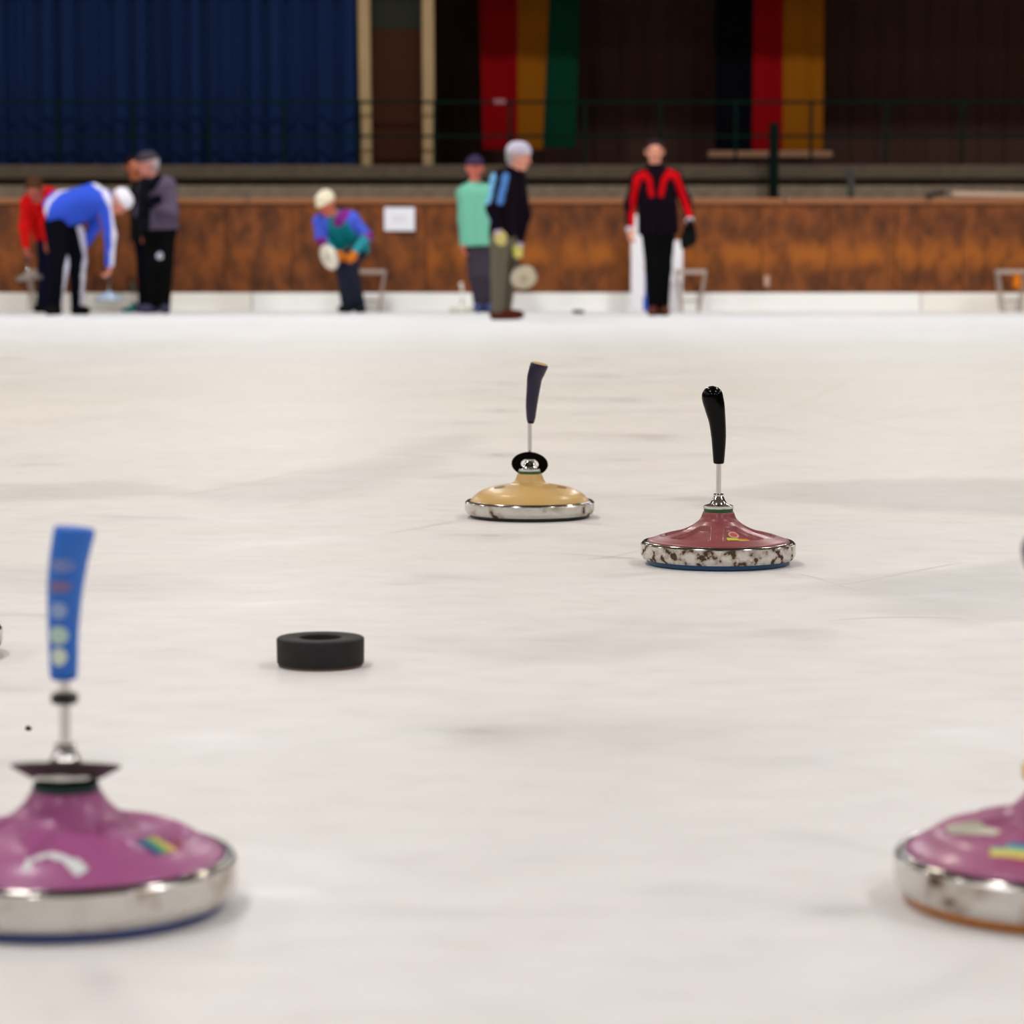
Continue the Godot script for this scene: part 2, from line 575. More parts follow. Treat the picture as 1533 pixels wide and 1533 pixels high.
func person(label: String, d: Dictionary) -> Node3D:
	var z0: float = d.z
	var J := {}
	for key in d.j:
		var v: Array = d.j[key]
		J[key] = at(v[0], v[1], z0 - v[2])
	var base := at(d.foot, 450, z0)
	base.y = 0.0
	for key in J:
		J[key] -= base
	var t := thing("person", label, "person", base)
	for s in ["L", "R"]:      # the ankle stands over the ice
		J["ankle" + s].y = d.get("lift" + s, 0.095)
	var skin: Color = d.skin
	var up: Vector3 = d.get("up", Vector3.UP).normalized()
	var face: Vector3 = d.face.normalized()
	face = (face - up * face.dot(up)).normalized()
	var side := face.cross(up).normalized()
	var H: Vector3 = J.head
	var neck: Vector3 = J.neck
	var mid: Vector3 = (J.shoulderL + J.shoulderR) / 2.0
	var pel: Vector3 = (J.hipL + J.hipR) / 2.0
	var ax: Vector3 = (J.shoulderR - J.shoulderL).normalized()
	var hx: Vector3 = (J.hipR - J.hipL).normalized()
	var wide: float = d.get("wide", 1.0)
	var low: Vector3 = pel
	var lx := hx
	if J.has("waistL"):
		low = (J.waistL + J.waistR) / 2.0
		lx = (J.waistR - J.waistL).normalized()
	var fall := (low - mid).normalized()
	# the body, one figure: trunk and limbs, then head and hands on finer grids
	var bones := [[J.shoulderL, J.shoulderR, 0.058, 0.058], [mid - ax * 0.07, low - lx * 0.06, 0.085, 0.085], [mid + ax * 0.07, low + lx * 0.06, 0.085, 0.085], [low - lx * 0.05, pel - hx * 0.05, 0.085, 0.085], [low + lx * 0.05, pel + hx * 0.05, 0.085, 0.085], [mid, neck, 0.06, 0.055], [neck, H - up * 0.03, 0.054, 0.052]]
	for s in ["L", "R"]:
		bones += [[J["shoulder" + s], J["elbow" + s], 0.047, 0.038], [J["elbow" + s], J["wrist" + s], 0.038, 0.026], [J["hip" + s], J["knee" + s], 0.075, 0.05], [J["knee" + s], J["ankle" + s], 0.052, 0.034], [J["ankle" + s], J["ankle" + s] - Vector3.UP * 0.05 + d["toe" + s].normalized() * 0.1, 0.034, 0.026]]
	var st := new_st()
	net(st, bones, 0.018, 0.012, skin)
	var eye_l := H + up * 0.012 + face * 0.082 - side * 0.033
	var eye_r := H + up * 0.012 + face * 0.082 + side * 0.033
	var skull := [[H + up * 0.036 - face * 0.032, H + up * 0.036 + face * 0.012, 0.079, 0.077], [H - up * 0.005 + face * 0.02, H - up * 0.062 + face * 0.04, 0.067, 0.045], [H - up * 0.09 + face * 0.06, H - up * 0.09 + face * 0.064, 0.022, 0.022], [H + up * 0.012 + face * 0.088, H - up * 0.026 + face * 0.108, 0.009, 0.014], [H + up * 0.028 + face * 0.078 - side * 0.045, H + up * 0.028 + face * 0.078 + side * 0.045, 0.013, 0.013], [H - up * 0.055 + face * 0.088 - side * 0.018, H - up * 0.055 + face * 0.088 + side * 0.018, 0.008, 0.008], [H - up * 0.03 - face * 0.02, neck, 0.056, 0.056]]
	for s in [-1.0, 1.0]:
		skull.append([H + up * 0.02 + side * 0.083 * s - face * 0.012, H - up * 0.022 + side * 0.079 * s - face * 0.004, 0.016, 0.011])
	var lip := Color(skin.r * 0.75, skin.g * 0.5, skin.b * 0.5)
	net(st, skull, 0.0075, 0.007, skin, [[H - up * 0.055 + face * 0.1 - side * 0.02, H - up * 0.055 + face * 0.1 + side * 0.02, 0.011, lip]])
	var hands := {}
	for s in ["L", "R"]:
		var w: Vector3 = J["wrist" + s]
		var dir: Vector3 = d.get("hand" + s, w - J["elbow" + s])
		var palm: Vector3 = d.get("palm" + s, pel - w + Vector3(0, 0.4, 0))
		hands[s] = [w, dir, palm]
		if not d.has("glove" + s):
			net(st, hand_bones(w, dir, palm, d.get("curl" + s, 0.45)), 0.0055, 0.005, skin)
	st.generate_normals()
	part("body", st.commit(), M.skin, t)
	for e in [eye_l, eye_r]:
		var sp := SphereMesh.new()
		sp.radius = 0.0105
		sp.height = 0.021
		sp.radial_segments = 12
		sp.rings = 6
		part("eye", sp, M.eye, t, e)
	# clothes
	var jk := [[J.shoulderL, J.shoulderR, 0.08, 0.08], [mid - ax * 0.085, low - lx * 0.085 + fall * 0.08, 0.108 * wide, 0.12 * wide], [mid + ax * 0.085, low + lx * 0.085 + fall * 0.08, 0.108 * wide, 0.12 * wide], [mid, neck, 0.085, 0.066]]
	if J.has("waistL"):
		jk.append([mid.lerp(low, 0.35) - Vector3(0, 0.06, 0), low.lerp(pel, 0.6) - Vector3(0, 0.02, 0), 0.125, 0.12])
	var sleeves := []
	for s in ["L", "R"]:
		var hem: Vector3 = J["elbow" + s].lerp(J["wrist" + s], 0.96)
		sleeves += [[J["shoulder" + s], J["elbow" + s], 0.07, 0.058], [J["elbow" + s], hem, 0.058, 0.043]]
	var strokes := []
	for s in d.get("strokes", []):
		strokes.append([at(s[0][0], s[0][1], z0 - s[0][2]) - base, at(s[1][0], s[1][1], z0 - s[1][2]) - base, s[2], s[3]])
	var coat := new_st()
	net(coat, jk, 0.016, 0.014, d.jacket, strokes, [[low + fall * d.get("hem", 0.06), fall]])
	net(coat, sleeves, 0.016, 0.014, d.jacket, strokes)
	coat.generate_normals()
	part("jacket", coat.commit(), M.painted_cloth, t)
	var tr := [[J.hipL, J.hipR, 0.1, 0.1]]
	for s in ["L", "R"]:
		tr += [[J["hip" + s], J["knee" + s], 0.098 * d.get("leg", 1.0), 0.075 * d.get("leg", 1.0)], [J["knee" + s], J["ankle" + s], 0.075 * d.get("leg", 1.0), 0.066]]
	var lines := []
	for s in d.get("lines", []):
		lines.append([at(s[0][0], s[0][1], z0 - s[0][2]) - base, at(s[1][0], s[1][1], z0 - s[1][2]) - base, s[2], s[3]])
	net_part("trousers", tr, 0.016, 0.012, d.trousers, t, lines, [[Vector3(0, 0.06, 0), Vector3.DOWN]])
	for s in ["L", "R"]:
		var a: Vector3 = J["ankle" + s]
		var toe: Vector3 = d["toe" + s].normalized()
		var g := Vector3(a.x, a.y - 0.05, a.z)
		net_part("shoe", [[a, g - toe * 0.03, 0.046, 0.043], [g - toe * 0.04, g + toe * 0.12, 0.044, 0.04], [g + toe * 0.06, g + toe * 0.16, 0.044, 0.034]], 0.012, 0.01, d.shoe, t, [], [[Vector3(0, g.y - 0.045, 0), Vector3.DOWN]])
		if d.has("glove" + s):
			var hd: Array = hands[s]
			net_part("glove", hand_bones(hd[0], hd[1], hd[2], d.get("curl" + s, 0.5), 0.006), 0.007, 0.006, d["glove" + s], t)
		if d.has("cuff"):
			var w: Vector3 = J["wrist" + s]
			var dd: Vector3 = (w - J["elbow" + s]).normalized()
			net_part("cuff", [[w - dd * 0.02, w + dd * 0.012, 0.042, 0.04]], 0.01, 0.008, d.cuff, t)
	# hair, cap or hat on the skull
	var crown := [[H + up * 0.04 - face * 0.036, H + up * 0.04 + face * 0.012, 0.09, 0.088]]
	if d.has("hair"):
		var hairy := crown + [[H - up * 0.02 - face * 0.045, H + up * 0.03 - face * 0.04, 0.073, 0.084]]
		net_part("hair", hairy, 0.01, 0.008, d.hair, t, [], [[H + up * 0.045 + face * 0.062, (face * 0.8 - up * 0.55).normalized()]])
	if d.has("cap"):
		var cb := [[H + up * 0.052 - face * 0.036, H + up * 0.056 + face * 0.012, 0.094, 0.093]]
		net_part("cap", cb, 0.01, 0.008, d.cap, t, [], [[H + up * 0.03, (-up + face * 0.12).normalized()]])
	if d.has("peak"):
		var c := H + up * 0.052 + face * 0.085
		net_part("cap_peak", [[c - side * 0.05, c + side * 0.05, 0.008, 0.008], [c - side * 0.03 + face * 0.045, c + side * 0.03 + face * 0.045, 0.007, 0.007], [c - side * 0.05, c - side * 0.03 + face * 0.045, 0.008, 0.007], [c + side * 0.05, c + side * 0.03 + face * 0.045, 0.008, 0.007], [c, c + face * 0.045, 0.008, 0.007], [c - side * 0.025, c - side * 0.018 + face * 0.045, 0.008, 0.007], [c + side * 0.025, c + side * 0.018 + face * 0.045, 0.008, 0.007]], 0.006, 0.006, d.peak, t)
	t.set_meta("grips", J)
	return t

# ================================================================ the scene
func _ready() -> void:
	lens_and_light()
	materials()
	shell()
	ice()
	barrier()
	gallery()
	near_stocks()
	people()
	far_things()

func lens_and_light() -> void:
	var cam := Camera3D.new()
	cam.name = "camera"
	add_child(cam)
	cam.transform = Transform3D(cam_basis, Vector3(0, CAM_Y, 0))
	var at_ := CameraAttributesPhysical.new()
	at_.frustum_focal_length = 12.0 / (HALF / F)
	at_.exposure_aperture = at_.frustum_focal_length / 15.5
	at_.frustum_focus_distance = 4.85
	at_.frustum_near = 0.05
	at_.frustum_far = 200.0
	cam.attributes = at_
	cam.fov = rad_to_deg(2.0 * atan(HALF / F))
	cam.current = true
	var e := Environment.new()
	e.background_mode = Environment.BG_COLOR
	e.background_color = Color(0.02, 0.02, 0.022)
	e.tonemap_mode = Environment.TONE_MAPPER_LINEAR
	e.tonemap_exposure = 1.0
	e.sdfgi_enabled = true
	e.ssao_enabled = true
	e.ssil_enabled = true
	var we := WorldEnvironment.new()
	we.name = "environment"
	we.environment = e
	add_child(we)
	# rows of hall lamps: [z, energy]
	var housing := mat(Color(0.5, 0.5, 0.5), 0.5, 0.6)
	var glow := mat(Color(0.9, 0.9, 0.88), 0.5)
	glow.emission_enabled = true
	glow.emission = Color(1.0, 0.95, 0.88)
	glow.emission_energy_multiplier = 3.0
	var cool := Color(0.975, 0.985, 1.0)
	var warm := Color(1.0, 0.965, 0.905)
	var mild := Color(1.0, 0.984, 0.985)
	for row in [[-27.0, 22.0, cool], [-21.0, 13.0, cool], [-15.0, 9.6, warm], [-9.0, 10.8, warm], [-3.0, 11.2, mild], [3.0, 10.8, mild]]:
		for x in [-14.1, -8.1, -2.1, 3.9, 9.9]:
			var lamp := thing("hall_lamp", "square metal hall lamp hung high over the rink ice", "lamp", Vector3(x, 6.0, row[0]), "hall lamps above the ice")
			var st := new_st()
			add_box(st, Vector3(0, 0.14, 0), Vector3(0.5, 0.16, 0.5), 0.03)
			add_box(st, Vector3(0, 0.03, 0.315), Vector3(0.66, 0.07, 0.02), 0.004)
			add_box(st, Vector3(0, 0.03, -0.315), Vector3(0.66, 0.07, 0.02), 0.004)
			add_box(st, Vector3(0.315, 0.03, 0), Vector3(0.02, 0.07, 0.61), 0.004)
			add_box(st, Vector3(-0.315, 0.03, 0), Vector3(0.02, 0.07, 0.61), 0.004)
			st.generate_normals()
			part("housing", st.commit(), housing, lamp)
			part("diffuser", box(0.6, 0.02, 0.6, 0.003), glow, lamp, Vector3(0, 0.04, 0))
			part("hanger", tube([Vector3(0, 0.2, 0), Vector3(0, 2.0, 0)], 0.012, 8), housing, lamp)
			var l := AreaLight3D.new()
			l.name = "lamp_light"
			l.area_size = Vector2(0.58, 0.58)
			l.light_color = row[2]
			l.light_energy = row[1]
			l.shadow_enabled = true
			l.set("area_range", 80.0)
			l.rotation.x = -PI / 2
			l.position.y = 0.02
			lamp.add_child(l)

func materials() -> void:
	M.skin = mat(Color.WHITE, 0.55)
	M.skin.vertex_color_use_as_albedo = true
	M.skin.subsurf_scatter_enabled = true
	M.skin.subsurf_scatter_strength = 0.1
	M.painted_cloth = painted_cloth()
	M.eye = mat(Color(0.12, 0.09, 0.08), 0.15)
	M.chrome = mat(Color(0.82, 0.81, 0.8), 0.12, 1.0)
	M.rim = mat(Color(0.55, 0.54, 0.52), 0.14, 1.0)
	M.black = mat(Color(0.035, 0.033, 0.038), 0.35)
	M.gloss_black = mat(Color(0.009, 0.008, 0.01), 0.16)
	M.gloss_black.metallic_specular = 0.27
	M.guard = mat(Color(0.02, 0.019, 0.02), 0.6)
	M.guard.metallic_specular = 0.15
	M.dark_green = mat(rgb(9, 19, 15), 0.8)
	M.dark_green.metallic_specular = 0.1
	M.brown_panel = mat(rgb(50, 27, 18), 0.9)
	M.brown_panel.metallic_specular = 0.1
	M.grey_panel = mat(rgb(36, 36, 29), 0.9)
	M.grey_panel.metallic_specular = 0.1
	M.green_seal = mat(rgb(30, 95, 45), 0.5)
	M.grey_metal = mat(rgb(172, 156, 142), 0.5, 0.2)
	M.rubber = mat(Color(0.085, 0.083, 0.09), 0.7)
	M.rubber.albedo_texture = noise_tex(256, noise(0.03, 9, 5), ramp([[0.0, Color(0.75, 0.75, 0.75)], [0.55, Color(1, 1, 1)], [0.75, Color(1.0, 0.97, 0.9)], [1.0, Color(1, 1, 1)]]))
	M.concrete = mat(Color.WHITE, 0.9)
	M.concrete.albedo_texture = noise_tex(256, noise(0.02, 21, 4), ramp([[0.0, rgb(108, 93, 76)], [1.0, rgb(130, 113, 93)]]))
	M.concrete.uv1_triplanar = true
	M.concrete.uv1_world_triplanar = true
	M.dark_concrete = M.concrete.duplicate()
	M.dark_concrete.albedo_color = Color(0.62, 0.6, 0.57)
	M.dark_wood = mat(Color.WHITE, 0.75)
	M.dark_wood.albedo_texture = noise_tex(256, noise(0.02, 5, 4), ramp([[0.0, rgb(62, 43, 38)], [1.0, rgb(74, 50, 43)]]))
	M.dark_wood.metallic_specular = 0.1
	M.dark_wood.uv1_triplanar = true
	M.dark_wood.uv1_world_triplanar = true
	M.dark_wood.uv1_scale = Vector3(2.0, 0.15, 2.0)
	M.pale_wood = mat(Color.WHITE, 0.7)
	M.pale_wood.albedo_texture = noise_tex(256, noise(0.03, 6, 4), ramp([[0.0, rgb(128, 104, 68)], [1.0, rgb(146, 118, 78)]]))
	M.pale_wood.uv1_triplanar = true
	M.pale_wood.uv1_scale = Vector3(4.0, 0.3, 4.0)
	M.green_paint = mat(rgb(10, 28, 22), 0.8)
	M.green_paint.metallic_specular = 0.1

func shell() -> void:
	var wall := mat(rgb(120, 112, 104), 0.9)
	struct("wall_left", box(0.3, 9, 44, 0.0), wall, "left hall wall outside the picture", Vector3(-17.3, 4.4, -14.5))
	struct("wall_right", box(0.3, 9, 44, 0.0), wall, "right hall wall outside the picture", Vector3(17.3, 4.4, -14.5))
	struct("wall_front", box(34.6, 9, 0.3, 0.0), wall, "hall wall behind the camera", Vector3(0, 4.4, 7.5))
	struct("ceiling", box(34.9, 0.3, 44, 0.0), mat(rgb(110, 100, 92), 0.9), "hall ceiling above the lamps", Vector3(0, 8.2, -14.5))
	struct("wall_added_shade", box(34.3, 4.5, 0.2, 0.0), M.dark_wood, "dark wooden fascia, unseen, added to shade the gallery below", Vector3(0, 5.85, -30.8))  # unseen fascia, added to keep lamp light out of the gallery
	var back := struct("wall_back", box(34.3, 5.0, 0.25, 0.0), M.dark_wood, "dark brown wooden wall at the back of the gallery", Vector3(0, 2.3, -33.2))
	var n := noise(2.0, 3)
	for i in 40:      # broad dark boards on the back wall
		var x := -1.6 + i * 0.3
		var b := part("plank", box(0.292, 3.6, 0.03 + 0.008 * absf(n.get_noise_1d(i)), 0.004), M.dark_wood, back, Vector3(x, 0.9, 0.135))
		b.position.z += 0.004 * n.get_noise_1d(i * 7.0)

# ---------------------------------------------------------------- ice
func ice() -> void:
	var m := mat(Color.WHITE, 1.0)
	m.vertex_color_use_as_albedo = true
	m.metallic_specular = 0.3
	m.uv1_triplanar = false
	m.albedo_texture = noise_tex(2048, noise(0.011, 40, 7), ramp([[0.0, Color(0.955, 0.95, 0.945)], [0.3, Color(0.978, 0.975, 0.972)], [0.65, Color(0.99, 0.988, 0.985)], [1.0, Color(1, 1, 1)]]))
	m.uv1_scale = Vector3(0.31, 0.43, 1.0)
	m.uv1_offset = Vector3(-0.02, -0.30, 0.0)
	m.roughness_texture = noise_tex(512, noise(0.008, 44, 4), ramp([[0.0, Color(0.26, 0.26, 0.26)], [0.2, Color(0.46, 0.46, 0.46)], [1.0, Color(0.6, 0.6, 0.6)]]))
	m.heightmap_enabled = true
	m.heightmap_texture = noise_tex(1024, noise(0.08, 50, 5), ramp([[0.0, Color.BLACK], [1.0, Color.WHITE]]))
	m.heightmap_scale = 0.025
	var xs := []
	for i in 65:
		xs.append(-1.6 + i * 0.05)
	for i in range(1, 23):
		xs.append(1.6 + i * 0.2)
		xs.push_front(-1.6 - i * 0.2)
	for e in [9.0, 13.0, 17.2]:
		xs.append(e)
		xs.push_front(-e)
	var zs := [7.4, 4.0, 2.0, 0.5]
	var z := 0.0
	while z > -31.0:
		z -= 0.05 if z > -9.0 else 0.25
		zs.append(z)
	var cloud := noise(0.55, 71, 4)
	var warp := noise(2.5, 72, 4)
	var fine := noise(9.0, 73, 3)
	# worn, damp patches and one painted handle shadow, as ground polygons
	var patches := []
	for p in [
		[[[1235, 880], [1320, 862], [1420, 852], [1560, 838], [1580, 925], [1400, 925], [1290, 905]], 0.075],
		[[[1080, 735], [1200, 722], [1600, 716], [1600, 775], [1350, 765], [1150, 748]], 0.07],
		[[[-40, 728], [60, 722], [190, 720], [260, 738], [150, 748], [-40, 752]], 0.06],
		[[[250, 740], [420, 718], [560, 690], [640, 655], [720, 650], [640, 700], [520, 740], [380, 760]], 0.055],
		[[[1040, 1342], [1200, 1338], [1330, 1335], [1335, 1352], [1150, 1356], [1040, 1354]], 0.05],  # cast shadow of the right stock's handle, painted into the ice colour
		[[[-30, 850], [120, 845], [300, 880], [200, 900], [-30, 880]], 0.04],
		[[[600, 960], [800, 950], [1000, 965], [900, 990], [700, 992]], 0.04],
		[[[700, 1090], [900, 1075], [1080, 1095], [1000, 1125], [800, 1130]], 0.035]]:
		var poly := PackedVector2Array()
		for q in p[0]:
			var g := ground(q[0], q[1])
			poly.append(Vector2(g.x, g.z))
		patches.append([poly, p[1]])
	var rows := []
	for zi in zs.size():
		var row := []
		for xi in xs.size():
			var x: float = xs[xi]
			var zz: float = zs[zi]
			var p := Vector2(x, zz)
			var v := 0.875 + 0.035 * cloud.get_noise_2d(x, zz * 0.8) + 0.014 * fine.get_noise_2d(x, zz * 0.5)
			var warm := 0.5 + 0.5 * cloud.get_noise_2d(x + 40.0, zz)
			if zz < 0.5 and zz > -20.0:
				var pw := p + Vector2(warp.get_noise_2d(x, zz), warp.get_noise_2d(x + 9.0, zz)) * 0.1
				for q in patches:
					var poly: PackedVector2Array = q[0]
					var dmin := 0.12
					for i in poly.size():
						var a := poly[i]
						var b := poly[(i + 1) % poly.size()]
						dmin = minf(dmin, pw.distance_to(Geometry2D.get_closest_point_to_segment(pw, a, b)))
					if Geometry2D.is_point_in_polygon(pw, poly):
						v -= 2.1 * q[1] * (0.6 + minf(dmin / 0.2, 0.4))
					else:
						v -= 2.1 * q[1] * 0.6 * (1.0 - minf(dmin / 0.06, 1.0))
			row.append(Color(v, v * (0.99 - 0.014 * warm), v * (0.988 - 0.04 * warm)))
		rows.append(row)
	var st := new_st()
	for zi in zs.size():
		for xi in xs.size():
			st.set_normal(Vector3.UP)
			st.set_uv(Vector2(xs[xi], zs[zi]))
			st.set_color(rows[zi][xi])
			st.add_vertex(Vector3(xs[xi], 0, zs[zi]))
	var nx := xs.size()
	for zi in zs.size() - 1:
		for xi in nx - 1:
			var a := zi * nx + xi
			for k in [a, a + nx, a + nx + 1, a, a + nx + 1, a + 1]:
				st.add_index(k)
	var fl := struct("floor", st.commit(), m, "white scraped ice of the rink with faint darker worn patches and a painted handle shadow")
	var groove := mat(Color(0.895, 0.875, 0.855), 0.6)
	groove.metallic_specular = 0.2
	for arc in [[[1290, 560], [1210, 600], [1170, 618]], [[1230, 640], [1380, 618], [1533, 600]], [[1420, 672], [1470, 668], [1545, 676]], [[1180, 604], [1300, 640], [1420, 652]], [[880, 838], [925, 834], [962, 822]], [[1192, 858], [1240, 868], [1300, 888]], [[1230, 880], [1330, 862], [1440, 842]], [[570, 800], [640, 790], [700, 775]], [[250, 745], [360, 730], [470, 700]], [[430, 760], [520, 735], [610, 690]], [[820, 828], [880, 830], [950, 836]], [[40, 735], [140, 728], [240, 730]], [[1240, 930], [1320, 920], [1440, 926]]]:
		var a := ground(arc[0][0], arc[0][1])
		var b := ground(arc[1][0], arc[1][1])
		var c := ground(arc[2][0], arc[2][1])
		var gs := new_st()
		gs.set_smooth_group(0)
		var last := []
		for i in 25:
			var w := i / 24.0
			var p := a.lerp(b, w).lerp(b.lerp(c, w), w)
			var d := (b - a).lerp(c - b, w).normalized()
			var n := Vector3(-d.z, 0, d.x) * (0.0015 + 0.0045 * sin(PI * w))
			var now := [p - n + Vector3(0, 0.0002, 0), p + n + Vector3(0, 0.0002, 0)]
			if i > 0:
				tri(gs, last[0], now[0], now[1])
				tri(gs, last[0], now[1], last[1])
			last = now
		gs.generate_normals()
		part("skate_mark", gs.commit(), groove, fl)
	whole("dark_crumb", sweep([Vector4(-0.002, 0.0005, 0, 0.003), Vector4(0.0, 0.0015, 0, 0.0042), Vector4(0.003, 0.0012, 0.001, 0.003)], 8), M.rubber, "tiny dark crumb lying on bare ice left of the blue handled stock", "crumb", ground(42, 1093))

# ---------------------------------------------------------------- rink boards
const BOARD_Z := -30.3

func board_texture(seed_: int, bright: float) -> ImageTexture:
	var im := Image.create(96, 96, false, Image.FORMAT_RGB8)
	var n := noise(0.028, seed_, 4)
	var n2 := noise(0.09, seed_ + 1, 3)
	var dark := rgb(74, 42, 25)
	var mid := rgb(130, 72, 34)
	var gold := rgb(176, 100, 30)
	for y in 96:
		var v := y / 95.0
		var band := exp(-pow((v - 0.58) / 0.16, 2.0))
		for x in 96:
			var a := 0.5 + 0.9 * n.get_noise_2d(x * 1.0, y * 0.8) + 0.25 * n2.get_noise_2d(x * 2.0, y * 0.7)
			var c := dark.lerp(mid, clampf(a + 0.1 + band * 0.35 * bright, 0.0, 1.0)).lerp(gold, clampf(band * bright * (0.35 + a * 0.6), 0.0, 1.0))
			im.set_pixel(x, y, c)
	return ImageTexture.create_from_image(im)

func barrier() -> void:
	var t := thing("rink_barrier", "long brown wooden rink boards with white kick strip along the far side", "barrier", Vector3(0, 0, BOARD_Z))
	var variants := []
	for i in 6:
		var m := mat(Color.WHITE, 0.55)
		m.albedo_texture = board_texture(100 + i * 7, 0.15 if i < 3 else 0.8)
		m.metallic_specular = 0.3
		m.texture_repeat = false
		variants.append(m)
	part("frame", box(33.6, 1.1, 0.06, 0.0), M.dark_wood, t, Vector3(0, 0.58, -0.05))
	var w := 0.72
	for i in 46:
		var x := -16.4 + i * w
		var st := new_st()
		st.set_smooth_group(-1)
		var h := 0.475
		var hw := w / 2.0 - 0.004
		# front face with its own picture, edges turned back
		var q := [Vector3(-hw, -h, 0.02), Vector3(-hw, h, 0.02), Vector3(hw, h, 0.02), Vector3(hw, -h, 0.02)]
		var uv := [Vector2(0, 1), Vector2(0, 0), Vector2(1, 0), Vector2(1, 1)]
		for k in [0, 1, 2, 0, 2, 3]:
			st.set_uv(uv[k])
			st.add_vertex(q[k])
		for k in 4:
			var a: Vector3 = q[k]
			var b: Vector3 = q[(k + 1) % 4]
			var a2 := Vector3(a.x * 1.004, a.y * 1.003, -0.01)
			var b2 := Vector3(b.x * 1.004, b.y * 1.003, -0.01)
			for p in [[a, k], [a2, k], [b2, (k + 1) % 4], [a, k], [b2, (k + 1) % 4], [b, (k + 1) % 4]]:
				st.set_uv(uv[p[1]])
				st.add_vertex(p[0])
		st.generate_normals()
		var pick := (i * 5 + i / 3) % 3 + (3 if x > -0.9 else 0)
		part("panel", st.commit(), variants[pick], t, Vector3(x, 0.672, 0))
	var cap := mat(rgb(150, 94, 54), 0.5)
	for i in 12:
		part("top_rail", box(2.86, 0.062, 0.12, 0.012), cap, t, Vector3(-15.8 + i * 2.88, 1.18, -0.01))
	var kicks := []
	for c in [rgb(246, 240, 228), rgb(250, 248, 242), rgb(236, 220, 192)]:
		kicks.append(mat(c, 0.5))
	for i in 14:
		var pick := 1 if i in [6, 7, 8] else (2 if i > 9 else 0)
		part("kick_board", box(2.39, 0.2, 0.05, 0.008), kicks[pick], t, Vector3(-16.0 + i * 2.4, 0.098, 0.01))

